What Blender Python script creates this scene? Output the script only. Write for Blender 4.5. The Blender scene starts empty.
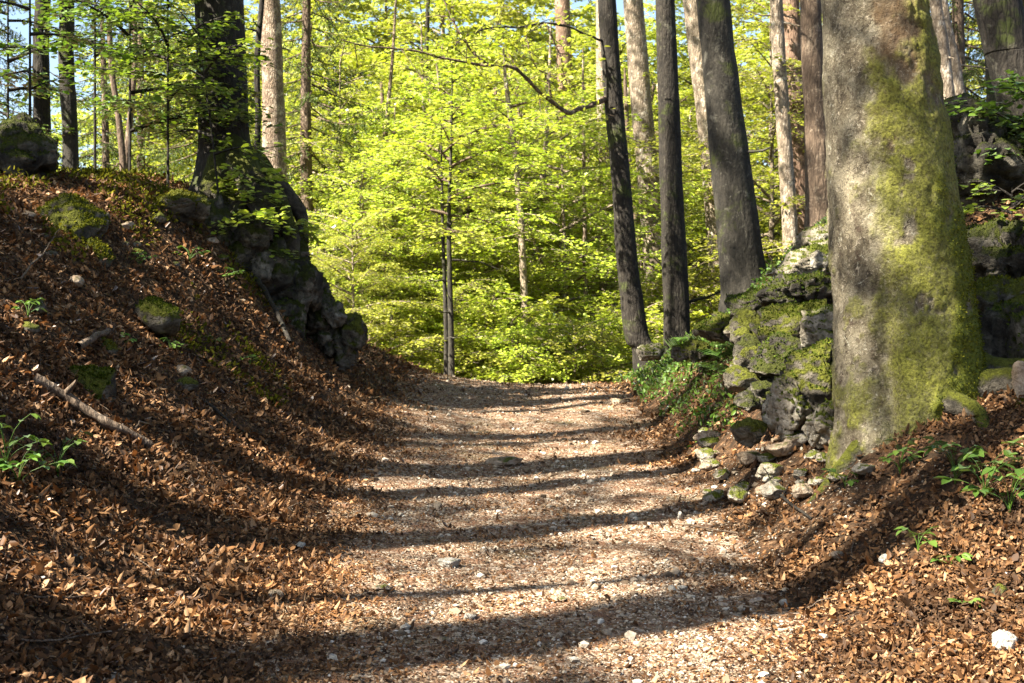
import bpy, math, random
import numpy as np
from mathutils import Vector

random.seed(7)
RNG = np.random.default_rng(7)
sc = bpy.context.scene
C = sc.collection
R = math.radians

# ------------------------------------------------------------------ camera frame
CAM = np.array([0.0, 0.0, 1.6]); F = 1422.0; CX, CY = 512.0, 341.5
def at(px, py, D):
    return np.array([(px - CX) / F * D, D, CAM[2] - (py - CY) / F * D])

SUN_EL = R(47); SUN_AZ = np.array([-0.87, -0.49]); SUN_AZ /= np.linalg.norm(SUN_AZ)
S = np.array([SUN_AZ[0] * math.cos(SUN_EL), SUN_AZ[1] * math.cos(SUN_EL), math.sin(SUN_EL)])

# ------------------------------------------------------------------ noise
def _hash(ix, iy, iz):
    h = (ix.astype(np.int64) * 374761393 + iy.astype(np.int64) * 668265263 + iz.astype(np.int64) * 2147483647) & 0xffffffff
    h = ((h ^ (h >> 13)) * 1274126177) & 0xffffffff
    h = ((h ^ (h >> 16)) * 2246822519) & 0xffffffff
    return ((h ^ (h >> 15)) & 0xffff) / 65535.0
def vnoise(p):
    p = np.asarray(p, float); i = np.floor(p).astype(np.int64); f = p - i
    u = f * f * f * (f * (f * 6 - 15) + 10)
    r = 0
    for a in (0, 1):
        for b in (0, 1):
            for c in (0, 1):
                w = (u[:, 0] if a else 1 - u[:, 0]) * (u[:, 1] if b else 1 - u[:, 1]) * (u[:, 2] if c else 1 - u[:, 2])
                r = r + w * _hash(i[:, 0] + a, i[:, 1] + b, i[:, 2] + c)
    return r * 2 - 1
def fbm(p, octv=4, gain=0.5):
    p = np.asarray(p, float); a = 1; s = 0; t = 0
    for k in range(octv):
        s = s + a * vnoise(p * (2.03 ** k) + 17.3 * k); t += a; a *= gain
    return s / t
def ridged(p, octv=4):
    p = np.asarray(p, float); a = 1; s = 0; t = 0
    for k in range(octv):
        s = s + a * (1 - 2 * np.abs(vnoise(p * (2.1 ** k) + 9.1 * k))); t += a; a *= .5
    return s / t
def sstep(a, b, x):
    t = np.clip((x - a) / (b - a), 0, 1); return t * t * (3 - 2 * t)
def xy0(x, y, s=1.0, o=0.0):
    return np.stack([x * s + o, y * s + o * .7, np.full_like(x, 3.7 + o)], 1)

# ------------------------------------------------------------------ mesh helpers
def mesh(name, V, Fc, mat, smooth=True, attrs=None):
    """V (n,3); Fc (m,k) array, or list of such arrays"""
    V = np.asarray(V, np.float32)
    Fl = Fc if isinstance(Fc, list) else [Fc]
    Fl = [np.asarray(f, np.int32) for f in Fl if len(f)]
    me = bpy.data.meshes.new(name)
    me.vertices.add(len(V)); me.vertices.foreach_set('co', V.ravel())
    loops = np.concatenate([f.ravel() for f in Fl])
    tot = np.concatenate([np.full(len(f), f.shape[1], np.int32) for f in Fl])
    st = np.concatenate([[0], np.cumsum(tot)[:-1]]).astype(np.int32)
    me.loops.add(len(loops)); me.loops.foreach_set('vertex_index', loops)
    me.polygons.add(len(tot)); me.polygons.foreach_set('loop_start', st); me.polygons.foreach_set('loop_total', tot)
    me.update(calc_edges=True)
    me.polygons.foreach_set('use_smooth', np.full(len(tot), smooth))
    for k, v in (attrs or {}).items():
        a = me.attributes.new(k, 'FLOAT', 'POINT'); a.data.foreach_set('value', np.asarray(v, np.float32))
    me.materials.append(mat)
    return me
def link(name, me, parent=None, loc=None):
    o = bpy.data.objects.new(name, me); C.objects.link(o)
    if parent is not None: o.parent = parent
    if loc is not None: o.location = [float(a) for a in loc]
    return o
def tag(o, label=None, cat=None, group=None, kind=None):
    if label: o['label'] = label
    if cat: o['category'] = cat
    if group: o['group'] = group
    if kind: o['kind'] = kind
    return o
def empty(name, loc, label, cat, group=None, rz=0.0):
    o = bpy.data.objects.new(name, None); C.objects.link(o)
    o.location = [float(a) for a in loc]; o.rotation_euler = (0, 0, rz); o.empty_display_size = .2
    return tag(o, label, cat, group)
def copy_tree(o, parent=None):
    c = o.copy(); C.objects.link(c)
    if parent is not None: c.parent = parent
    for ch in [k for k in bpy.data.objects if k.parent == o]: copy_tree(ch, c)
    return c

class MB:
    def __init__(s): s.v = []; s.f = []; s.n = 0
    def add(s, V, Fq):
        s.v.append(np.asarray(V, float)); s.f.append(np.asarray(Fq, int) + s.n); s.n += len(V)
    def data(s):
        by = {}
        for f in s.f: by.setdefault(f.shape[1], []).append(f)
        return np.concatenate(s.v), [np.concatenate(v) for v in by.values()]
    def mesh(s, name, mat, smooth=True):
        V, Fl = s.data(); return mesh(name, V, Fl, mat, smooth)

def tube(P, rad, n=6, cap=True):
    P = np.asarray(P, float); rad = np.asarray(rad, float); m = len(P)
    T = np.gradient(P, axis=0); T /= np.linalg.norm(T, axis=1)[:, None] + 1e-9
    mean = np.abs(T.mean(0)); ref = np.eye(3)[int(np.argmin(mean))]
    A = np.cross(T, ref); A /= np.linalg.norm(A, axis=1)[:, None] + 1e-9
    B = np.cross(T, A)
    th = np.arange(n) / n * 2 * math.pi
    V = P[:, None] + rad[:, None, None] * (np.cos(th)[None, :, None] * A[:, None] + np.sin(th)[None, :, None] * B[:, None])
    V = V.reshape(-1, 3)
    i = np.arange(m - 1)[:, None] * n; j = np.arange(n)[None]; jn = (j + 1) % n
    Q = np.stack([i + j, i + jn, i + n + jn, i + n + j], -1).reshape(-1, 4)
    return V, Q
def smooth_pts(P, m):
    P = np.asarray(P, float); k = len(P); t = np.linspace(0, k - 1, m); out = np.zeros((m, P.shape[1]))
    Pp = np.vstack([2 * P[0] - P[1], P, 2 * P[-1] - P[-2]])
    for q, tt in enumerate(t):
        i = min(int(tt), k - 2); f = tt - i; a, b, c, d = Pp[i:i + 4]
        out[q] = .5 * (2 * b + (c - a) * f + (2 * a - 5 * b + 4 * c - d) * f * f + (3 * b - a - 3 * c + d) * f ** 3)
    return out

def leaf_geo(pos, d, nrm, ln, wd, fold=.25, curl=0.0, hexa=True):
    """leaves: base at pos, pointing d, face normal nrm"""
    pos = np.asarray(pos, float); N = len(pos)
    d = d / (np.linalg.norm(d, axis=1)[:, None] + 1e-9)
    s = np.cross(d, nrm); s /= np.linalg.norm(s, axis=1)[:, None] + 1e-9
    n = np.cross(s, d)
    ln = np.broadcast_to(ln, N)[:, None]; wd = np.broadcast_to(wd, N)[:, None]
    fo = np.broadcast_to(fold, N)[:, None]; cu = np.broadcast_to(curl, N)[:, None]
    if hexa:
        b = pos; t = pos + d * ln + n * cu * ln
        l1 = pos + d * ln * .3 - s * wd * .5 + n * fo * wd; r1 = pos + d * ln * .3 + s * wd * .5 + n * fo * wd
        l2 = pos + d * ln * .68 - s * wd * .42 + n * (fo * wd + cu * ln * .4); r2 = pos + d * ln * .68 + s * wd * .42 + n * (fo * wd + cu * ln * .4)
        V = np.stack([b, r1, r2, t, l2, l1], 1).reshape(-1, 3)
        k = np.arange(N)[:, None] * 6
        Q = np.concatenate([k + np.array([[0, 1, 2, 3]]), k + np.array([[0, 3, 4, 5]])])
        return V, Q
    V = np.stack([pos, pos + d * ln * .45 + s * wd * .5 + n * fo * wd, pos + d * ln, pos + d * ln * .45 - s * wd * .5 + n * fo * wd], 1).reshape(-1, 3)
    k = np.arange(N)[:, None] * 4
    return V, np.concatenate([k + np.array([[0, 1, 2]]), k + np.array([[0, 2, 3]])])

_ico = {}
def ico(sub):
    if sub not in _ico:
        import bmesh
        bm = bmesh.new(); bmesh.ops.create_icosphere(bm, subdivisions=sub, radius=1)
        _ico[sub] = (np.array([v.co[:] for v in bm.verts]), np.array([[v.index for v in f.verts] for f in bm.faces])); bm.free()
    return _ico[sub]

# ------------------------------------------------------------------ materials
class NT:
    def __init__(s, name):
        s.m = bpy.data.materials.new(name); s.m.use_nodes = True; s.t = s.m.node_tree; s.t.nodes.clear()
        s.out = s.n('ShaderNodeOutputMaterial')
    def n(s, typ, **kw):
        x = s.t.nodes.new(typ)
        for k, v in kw.items():
            if k[0] == '_': setattr(x, k[1:], v)
        for k, v in kw.items():
            if k[0] != '_':
                k2 = int(k[1:]) if k[0] == 'i' and k[1:].isdigit() else k.replace('__', ' ')
                if hasattr(v, 'is_output'): s.t.links.new(v, x.inputs[k2])
                else: x.inputs[k2].default_value = v
        return x
    def l(s, a, b): s.t.links.new(a, b)
    def coords(s, scale=(1, 1, 1), kind='Object'):
        tc = s.n('ShaderNodeTexCoord')
        return s.n('ShaderNodeMapping', Vector=tc.outputs[kind], Scale=scale).outputs[0]
    def noise(s, vec, scale, detail=4, rough=.6, dist=0.0):
        return s.n('ShaderNodeTexNoise', Vector=vec, Scale=scale, Detail=detail, Roughness=rough, Distortion=dist).outputs[0]
    def ramp(s, fac, stops, interp='LINEAR'):
        r = s.n('ShaderNodeValToRGB', Fac=fac); e = r.color_ramp.elements; r.color_ramp.interpolation = interp
        while len(e) > 2: e.remove(e[-1])
        for k, (p, c) in enumerate(stops):
            el = e[k] if k < 2 else e.new(p)
            el.position = p; el.color = (*c, 1) if len(c) == 3 else c
        return r.outputs[0]
    def mix(s, f, a, b):
        x = s.n('ShaderNodeMix', _data_type='RGBA')
        for sock, v in ((x.inputs[0], f), (x.inputs[6], a), (x.inputs[7], b)):
            if hasattr(v, 'is_output'): s.l(v, sock)
            else: sock.default_value = v if not isinstance(v, tuple) else ((*v, 1) if len(v) == 3 else v)
        return x.outputs[2]
    def math(s, op, a, b=0.0, clamp=False):
        x = s.n('ShaderNodeMath', _operation=op, _use_clamp=clamp)
        for sock, v in ((x.inputs[0], a), (x.inputs[1], b)):
            if hasattr(v, 'is_output'): s.l(v, sock)
            else: sock.default_value = v
        return x.outputs[0]
    def bump(s, h, strength=.5, dist=.02, normal=None):
        b = s.n('ShaderNodeBump', Height=h, Strength=strength, Distance=dist)
        if normal is not None: s.l(normal, b.inputs['Normal'])
        return b.outputs[0]
    def surf(s, color, rough=.85, normal=None, spec=.25):
        p = s.n('ShaderNodeBsdfPrincipled', Roughness=rough)
        p.inputs['Specular IOR Level'].default_value = spec
        if hasattr(color, 'is_output'): s.l(color, p.inputs['Base Color'])
        else: p.inputs['Base Color'].default_value = (*color, 1)
        if normal is not None: s.l(normal, p.inputs['Normal'])
        s.l(p.outputs[0], s.out.inputs[0]); return s.m

def m_leaf(name, stops, tr=(1.0, 1.05, .45), fac=.5, tint=.25, gloss=.4, rot=0):
    t = NT(name); g = t.n('ShaderNodeNewGeometry')
    col = t.ramp(g.outputs['Random Per Island'], stops)
    if rot:   # patches of wetter, rotted leaves
        v_ = t.coords(); k_ = t.math('ADD', t.math('MULTIPLY', t.noise(v_, 1.6, 5, .7), .6), t.math('MULTIPLY', t.noise(v_, 28, 3, .6), .4))
        col = t.mix(t.ramp(k_, [(.40, (1, 1, 1)), (.56, (0, 0, 0))]), col, (.045, .026, .014))
    oi = t.n('ShaderNodeObjectInfo')
    hs = t.n('ShaderNodeHueSaturation', Color=col, Hue=t.math('ADD', t.math('MULTIPLY', oi.outputs['Random'], .03), .485),
             Value=t.math('ADD', t.math('MULTIPLY', oi.outputs['Random'], tint), 1 - tint / 2)).outputs[0]
    d = t.n('ShaderNodeBsdfDiffuse', Color=hs).outputs[0]
    tc = t.n('ShaderNodeMix', _data_type='RGBA', _blend_type='MULTIPLY'); tc.inputs[0].default_value = 1
    t.l(hs, tc.inputs[6]); tc.inputs[7].default_value = (*tr, 1)
    tl = t.n('ShaderNodeBsdfTranslucent', Color=tc.outputs[2]).outputs[0]
    mx = t.n('ShaderNodeMixShader', i0=fac, i1=d, i2=tl).outputs[0]
    gl = t.n('ShaderNodeBsdfGlossy', Color=(1, 1, 1, 1), Roughness=.45).outputs[0]
    fr = t.n('ShaderNodeFresnel', IOR=1.35).outputs[0]
    mx2 = t.n('ShaderNodeMixShader', i0=t.math('MULTIPLY', fr, gloss), i1=mx, i2=gl).outputs[0]
    t.l(mx2, t.out.inputs[0]); return t.m

def m_bark(name, dark, mid, light, patch=.55, zs=.3, bump=.5, scale=6, moss=None, mossamt=.5):
    t = NT(name); v = t.coords((1, 1, zs)); v1 = t.coords()
    n1 = t.noise(v, scale * 2.2, 6, .65); n2 = t.noise(v1, scale * .45, 5, .7, .6); n3 = t.noise(v, scale * 9, 3, .6)
    base = t.ramp(t.math('ADD', t.math('MULTIPLY', n1, .7), t.math('MULTIPLY', n3, .3)), [(.34, dark), (.62, mid)])
    base = t.mix(t.ramp(n2, [(patch, (0, 0, 0)), (patch + .09, (1, 1, 1))]), base, light)
    base = t.mix(t.ramp(n3, [(.30, (1, 1, 1)), (.42, (0, 0, 0))]), base, dark)
    n8 = t.noise(v1, scale * 1.9, 6, .75, .8); base = t.mix(t.ramp(n8, [(.58, (0, 0, 0)), (.64, (.8, .8, .8))]), base, light)
    if moss:
        n4 = t.noise(v1, scale * .3, 6, .7)
        base = t.mix(t.ramp(n4, [(1 - mossamt, (0, 0, 0)), (1 - mossamt + .08, (1, 1, 1))]), base, moss)
    vb = t.n('ShaderNodeTexVoronoi', Vector=t.coords((1, 1, .28)), Scale=scale * 2.6, _feature='DISTANCE_TO_EDGE').outputs['Distance']
    base = t.mix(t.math('MULTIPLY', t.ramp(vb, [(.0, (1, 1, 1)), (.10, (0, 0, 0))]), bump), base, dark)
    h = t.math('ADD', t.math('ADD', t.math('MULTIPLY', n1, .5), t.math('MULTIPLY', n3, .3)), t.math('MULTIPLY', vb, .5))
    return t.surf(base, .9, t.bump(h, min(1, bump * 1.3), .05))

def m_rock(name, dark, mid, light, moss, amt, mossvar=.5):
    t = NT(name); v = t.coords(kind='Object'); g = t.n('ShaderNodeNewGeometry')
    n1 = t.noise(v, 3.5, 7, .65, .4); n2 = t.noise(v, 14, 6, .7); n3 = t.noise(v, 45, 3, .6); n4 = t.noise(v, 1.7, 6, .65)
    base = t.ramp(n1, [(.36, dark), (.5, mid), (.66, light)])
    base = t.mix(t.ramp(n2, [(.34, (1, 1, 1)), (.46, (0, 0, 0))]), base, dark)
    nz = t.n('ShaderNodeSeparateXYZ', Vector=g.outputs['Normal']).outputs[2]
    f = t.math('ADD', t.math('MULTIPLY', nz, .30), t.math('ADD', t.math('MULTIPLY', n4, .9), t.math('MULTIPLY', n2, .35)))
    mk = t.ramp(f, [(1.02 - amt * .55, (0, 0, 0)), (1.10 - amt * .55, (1, 1, 1))]) if False else \
        t.math('MULTIPLY', t.math('SUBTRACT', f, 1.05 - amt * .6), 9.0, True)
    mc = t.mix(t.ramp(n3, [(.35, (0, 0, 0)), (.65, (1, 1, 1))]), tuple(c * mossvar for c in moss), moss)
    col = t.mix(mk, base, mc)
    h = t.math('ADD', t.math('MULTIPLY', n2, .6), t.math('MULTIPLY', n3, t.math('ADD', t.math('MULTIPLY', mk, .5), .25)))
    return t.surf(col, .93, t.bump(h, 1.0, .07), .15)

M = {}
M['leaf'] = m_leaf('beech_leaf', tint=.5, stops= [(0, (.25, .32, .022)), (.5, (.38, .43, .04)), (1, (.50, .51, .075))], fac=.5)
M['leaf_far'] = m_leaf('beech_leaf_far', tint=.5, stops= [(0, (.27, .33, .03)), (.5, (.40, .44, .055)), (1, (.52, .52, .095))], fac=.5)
M['leaf_dark'] = m_leaf('shade_leaf', [(0, (.06, .12, .013)), (1, (.15, .23, .026))], fac=.5)  # darker beech leaf; silhouetted young trees at left get their shade by this colour
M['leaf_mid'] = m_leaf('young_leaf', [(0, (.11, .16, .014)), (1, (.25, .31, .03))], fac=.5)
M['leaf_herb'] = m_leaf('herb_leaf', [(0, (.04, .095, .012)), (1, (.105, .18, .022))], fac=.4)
M['needle'] = m_leaf('spruce_needle', [(0, (.035, .062, .014)), (1, (.10, .13, .028))], tr=(1, 1, .5), fac=.25, gloss=.05)
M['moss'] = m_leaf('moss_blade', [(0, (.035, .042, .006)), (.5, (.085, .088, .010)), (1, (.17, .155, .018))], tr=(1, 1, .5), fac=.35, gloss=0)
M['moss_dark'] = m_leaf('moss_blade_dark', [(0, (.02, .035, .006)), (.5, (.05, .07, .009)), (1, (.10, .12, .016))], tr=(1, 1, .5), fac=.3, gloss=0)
M['litter'] = m_leaf('dry_leaf', [(0, (.026, .013, .006)), (.3, (.080, .037, .014)), (.6, (.18, .088, .032)), (.84, (.30, .165, .072)), (1, (.45, .29, .155))], tr=(1.0, .72, .45), fac=.22, tint=0, gloss=.15, rot=1)

t = NT('forest_soil'); v = t.coords()
vo = t.n('ShaderNodeTexVoronoi', Vector=v, Scale=24.0); vo2 = t.n('ShaderNodeTexVoronoi', Vector=v, Scale=62.0)
cc = t.n('ShaderNodeSeparateColor', Color=vo.outputs['Color']).outputs[0]; cc2 = t.n('ShaderNodeSeparateColor', Color=vo2.outputs['Color']).outputs[0]
n1 = t.noise(v, 7, 5, .65); n2 = t.noise(v, 60, 3, .6)
col = t.ramp(t.math('ADD', t.math('MULTIPLY', cc, .5), t.math('MULTIPLY', cc2, .5)), [(.1, (.018, .010, .006)), (.5, (.060, .032, .016)), (.75, (.13, .072, .036)), (1, (.24, .15, .085))])
col = t.mix(t.ramp(n1, [(.42, (0, 0, 0)), (.62, (1, 1, 1))]), col, (.030, .019, .011))
M['soil'] = t.surf(col, .95, t.bump(t.math('ADD', t.math('MULTIPLY', vo.outputs['Distance'], .7), t.math('MULTIPLY', n2, .4)), 1.0, .05), .1)

t = NT('gravel_path'); v = t.coords()
vo = t.n('ShaderNodeTexVoronoi', Vector=v, Scale=55.0); vo2 = t.n('ShaderNodeTexVoronoi', Vector=v, Scale=21.0)
c1 = t.n('ShaderNodeSeparateColor', Color=vo.outputs['Color']).outputs[0]; c2 = t.n('ShaderNodeSeparateColor', Color=vo2.outputs['Color']).outputs[0]
n1 = t.noise(v, 1.3, 6, .7); n2 = t.noise(v, 9, 5, .7); n3 = t.noise(v, 120, 2, .5)
col = t.ramp(c1, [(0, (.05, .027, .014)), (.4, (.135, .081, .046)), (.75, (.23, .158, .10)), (1, (.40, .32, .235))])
col = t.mix(t.ramp(c2, [(.80, (0, 0, 0)), (.86, (1, 1, 1))]), col, (.30, .24, .18))
col = t.mix(t.ramp(n2, [(.45, (0, 0, 0)), (.62, (1, 1, 1))]), col, (.13, .066, .036))
col = t.mix(t.ramp(n1, [(.55, (0, 0, 0)), (.72, (.7, .7, .7))]), col, (.085, .075, .028))
M['path'] = t.surf(col, .93, t.bump(t.math('ADD', t.math('MULTIPLY', vo.outputs['Distance'], -.6), t.math('MULTIPLY', n2, .6)), .9, .03), .15)

t = NT('pebble'); g = t.n('ShaderNodeNewGeometry'); v = t.coords(kind='Object')
col = t.ramp(g.outputs['Random Per Island'], [(0, (.055, .032, .018)), (.35, (.135, .096, .060)), (.65, (.26, .206, .146)), (.88, (.41, .356, .275)), (1, (.60, .55, .46))])
col = t.mix(t.ramp(t.noise(v, 30, 4, .6), [(.4, (0, 0, 0)), (.75, (.5, .5, .5))]), col, (.13, .09, .05))
M['pebble'] = t.surf(col, .8, t.bump(t.noise(v, 70, 3), .4, .01), .3)

M['white_stone'] = m_rock('white_stone', (.20, .18, .14), (.36, .335, .285), (.50, .47, .41), (.12, .13, .03), .15)
M['tan_stone'] = m_rock('tan_stone', (.16, .11, .07), (.30, .23, .16), (.45, .37, .28), (.10, .11, .02), .3)
M['rubble'] = m_rock('rubble_stone', (.12, .10, .075), (.30, .265, .205), (.46, .42, .35), (.10, .11, .014), .35)
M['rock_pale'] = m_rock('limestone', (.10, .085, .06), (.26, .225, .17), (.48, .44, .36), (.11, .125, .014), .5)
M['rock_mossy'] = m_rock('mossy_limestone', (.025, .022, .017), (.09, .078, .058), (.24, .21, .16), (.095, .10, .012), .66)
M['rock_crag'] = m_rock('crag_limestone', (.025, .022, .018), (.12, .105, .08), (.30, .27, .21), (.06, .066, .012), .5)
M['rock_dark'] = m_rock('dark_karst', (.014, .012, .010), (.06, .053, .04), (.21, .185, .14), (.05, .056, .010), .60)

M['root_moss'] = m_rock('mossy_root', (.02, .017, .013), (.06, .05, .036), (.13, .115, .08), (.065, .07, .010), .62)
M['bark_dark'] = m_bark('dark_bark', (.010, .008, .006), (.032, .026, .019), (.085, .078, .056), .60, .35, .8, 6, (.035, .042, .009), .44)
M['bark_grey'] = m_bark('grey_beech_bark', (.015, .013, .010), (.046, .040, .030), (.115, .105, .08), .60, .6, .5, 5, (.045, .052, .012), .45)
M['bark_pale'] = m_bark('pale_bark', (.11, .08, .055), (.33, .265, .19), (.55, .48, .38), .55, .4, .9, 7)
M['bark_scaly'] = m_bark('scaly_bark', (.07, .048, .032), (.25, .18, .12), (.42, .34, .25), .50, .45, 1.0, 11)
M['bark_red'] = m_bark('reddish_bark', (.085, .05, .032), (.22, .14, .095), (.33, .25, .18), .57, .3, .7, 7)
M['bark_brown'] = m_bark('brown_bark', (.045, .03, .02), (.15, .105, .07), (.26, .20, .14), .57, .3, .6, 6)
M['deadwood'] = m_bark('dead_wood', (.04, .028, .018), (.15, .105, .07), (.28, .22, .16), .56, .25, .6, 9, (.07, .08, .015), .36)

# main beech : bark with moss driven by the mesh attribute 'moss'
t = NT('mossy_beech_bark'); v = t.coords((1, 1, .55)); v1 = t.coords()
n1 = t.noise(v, 9, 7, .68); n2 = t.noise(v1, 2.6, 6, .7, .5); n3 = t.noise(v1, 48, 4, .65); n4 = t.noise(v1, 5, 6, .7); n5 = t.noise(t.coords((1, 1, 3.0)), 7, 4, .6)
base = t.ramp(n1, [(.36, (.036, .028, .018)), (.5, (.118, .098, .063)), (.62, (.19, .166, .114))])
base = t.mix(t.ramp(n2, [(.50, (0, 0, 0)), (.60, (1, 1, 1))]), base, (.185, .158, .105))
base = t.mix(t.ramp(n4, [(.32, (1, 1, 1)), (.42, (0, 0, 0))]), base, (.055, .038, .026))
base = t.mix(t.ramp(n5, [(.26, (.8, .8, .8)), (.36, (0, 0, 0))]), base, (.04, .03, .02))
base = t.mix(t.ramp(n3, [(.30, (.8, .8, .8)), (.42, (0, 0, 0))]), base, (.06, .045, .03))
n6 = t.noise(v1, 26, 6, .75, .8); n7 = t.noise(v, 70, 4, .7)
base = t.mix(t.ramp(n6, [(.56, (0, 0, 0)), (.62, (.85, .85, .85))]), base, (.30, .255, .185))
base = t.mix(t.ramp(n7, [(.36, (.8, .8, .8)), (.46, (0, 0, 0))]), base, (.045, .032, .022))
n9 = t.noise(v1, 13, 7, .8, 1.2); base = t.mix(t.ramp(n9, [(.60, (0, 0, 0)), (.635, (.9, .9, .9))]), base, (.33, .31, .235))
vc = t.n('ShaderNodeTexVoronoi', Vector=t.n('ShaderNodeVectorMath', i0=t.coords((1, 1, .6)), i1=t.n('ShaderNodeTexNoise', Vector=v1, Scale=3.0, Detail=4.0).outputs['Color']).outputs[0], Scale=5.0, _feature='DISTANCE_TO_EDGE').outputs['Distance']
crk = t.ramp(vc, [(.004, (1, 1, 1)), (.022, (0, 0, 0))]); base = t.mix(t.math('MULTIPLY', crk, t.ramp(n4, [(.45, (0, 0, 0)), (.55, (.9, .9, .9))])), base, (.03, .022, .015))
am = t.n('ShaderNodeAttribute', _attribute_name='moss'); ab = t.n('ShaderNodeAttribute', _attribute_name='brown')
ag = t.n('ShaderNodeAttribute', _attribute_name='green')
mossc = t.mix(t.ramp(n3, [(.34, (0, 0, 0)), (.64, (1, 1, 1))]), (.055, .054, .010), (.20, .20, .034))
greenc = t.mix(t.ramp(n3, [(.34, (0, 0, 0)), (.64, (1, 1, 1))]), (.04, .05, .009), (.145, .155, .02))
base = t.mix(t.math('MULTIPLY', ab.outputs['Fac'], .6), base, t.mix(t.ramp(n4, [(.4, (0, 0, 0)), (.6, (1, 1, 1))]), (.05, .028, .014), (.13, .075, .032)))
film = t.ramp(t.math('ADD', t.math('MULTIPLY', n6, .5), t.math('MULTIPLY', n4, .5)), [(.42, (1, 1, 1)), (.62, (.6, .6, .6))])
base = t.mix(t.math('MULTIPLY', am.outputs['Fac'], film), base, mossc)
base = t.mix(ag.outputs['Fac'], base, greenc)
h = t.math('ADD', t.math('MULTIPLY', n1, .4), t.math('ADD', t.math('MULTIPLY', n3, .35), t.math('MULTIPLY', n6, .35)))
M['beech'] = t.surf(base, .92, t.bump(h, 1.0, .04), .15)

# ------------------------------------------------------------------ terrain
def zp(y):
    y = np.asarray(y, float)
    z = .071 * (np.clip(y, -8, 200) - 6.6)
    k = np.maximum(y - 18.5, 0)
    z = z - np.where(k < 5, .0165 * k * k, .0165 * 25 + .165 * (k - 5))          # rolls over the crest
    low = -1.9
    z = np.where(y > 18.5, np.maximum(z, low) + np.maximum(y - 55, 0) * .10 * sstep(55, 75, y), z)
    return z
def softramp(u, k=.18):
    return .5 * (u + np.sqrt(u * u + k * k))
def bank(x, y):
    xl = -1.55 + .16 * np.sin(y * .55 + 1) ; xr = 1.6 + .15 * sstep(14, 20, y)
    u = softramp(xl - .30 - x, .75); w = softramp(x - xr)
    P = (2.55 + .10 * sstep(14, 16, y)) * (1 - sstep(18.0, 23.0, y)) + .12
    hl = (.92 + .60 * sstep(12.8, 15.6, y)) * np.maximum(u - .06, 0); hl = P * np.tanh((hl / P) ** 2.6) ** (1 / 2.6)
    hl = hl * (1 - .35 * sstep(9, 22, u))
    s = .13 + .47 * sstep(6.8, 9.2, y) + .52 * sstep(9.9, 12.4, y) - .5 * sstep(17, 21, y)
    Q = (1.6 + 1.6 * sstep(9.6, 12.4, y)) * (1 - .35 * sstep(18, 26, y)) * (1 - .6 * sstep(28, 40, y))
    hr = Q * np.tanh((s * w / Q) ** 1.6) ** (1 / 1.6)
    hr = hr + .22 * softramp(x - 4.6, .5) * (1 - sstep(30, 50, y)) * (1 - sstep(10, 30, x))
    return hl, hr
def gz(x, y):
    x = np.atleast_1d(np.asarray(x, float)); y = np.atleast_1d(np.asarray(y, float))
    hl, hr = bank(x, y)
    b = hl + hr
    amp = np.clip(b * 1.4, 0, 1) * (1 - sstep(40, 60, np.abs(x)))
    n = .13 * fbm(xy0(x, y, .9), 4) + .045 * fbm(xy0(x, y, 4.0, 5), 3)
    far = 1.2 * fbm(xy0(x, y, .035, 9), 3) * sstep(30, 60, np.hypot(x, y))
    pth = .022 * fbm(xy0(x, y, 1.6, 2), 3) + .012 * fbm(xy0(x, y, 6, 3), 2)
    mound = .24 * np.exp(-(((x - 2.6) / .75) ** 2 + ((y - 9.55) / .75) ** 2))
    return zp(y) + b + n * (.12 + amp) + far + pth + mound
def g1(x, y): return float(gz(x, y)[0])
def gnorm(x, y, e=.05):
    nx = -(gz(x + e, y) - gz(x - e, y)) / (2 * e); ny = -(gz(x, y + e) - gz(x, y - e)) / (2 * e)
    n = np.stack([nx, ny, np.ones_like(nx)], 1); return n / np.linalg.norm(n, axis=1)[:, None]
def hit(px, py, d0=4.0, d1=60.0):
    D = np.linspace(d0, d1, 2400); P = np.stack([(px - CX) / F * D, D, CAM[2] - (py - CY) / F * D], 1)
    b = P[:, 2] < gz(P[:, 0], P[:, 1])
    k = int(np.argmax(b)) if b.any() else len(D) - 1
    return P[k]

def axis(lo, hi, step, far_lo, far_hi, nout=45):
    mid = np.arange(lo, hi + 1e-6, step)
    k = np.linspace(0, 1, nout + 1)[1:]
    return np.concatenate([(lo - (lo - far_lo) * k ** 2.6)[::-1], mid, hi + (far_hi - hi) * k ** 2.6])
xs = axis(-7.5, 7, .065, -500, 500); ys = axis(3.5, 25, .075, -300, 700)
Xg, Yg = np.meshgrid(xs, ys); V = np.stack([Xg.ravel(), Yg.ravel(), gz(Xg.ravel(), Yg.ravel())], 1)
nx = len(xs); ii, jj = np.meshgrid(np.arange(len(ys) - 1), np.arange(nx - 1), indexing='ij'); a = (ii * nx + jj).ravel()
ground = link('forest_floor', mesh('forest_floor', V, np.stack([a, a + 1, a + nx + 1, a + nx], 1), M['soil'])); tag(ground, kind='structure')

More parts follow.
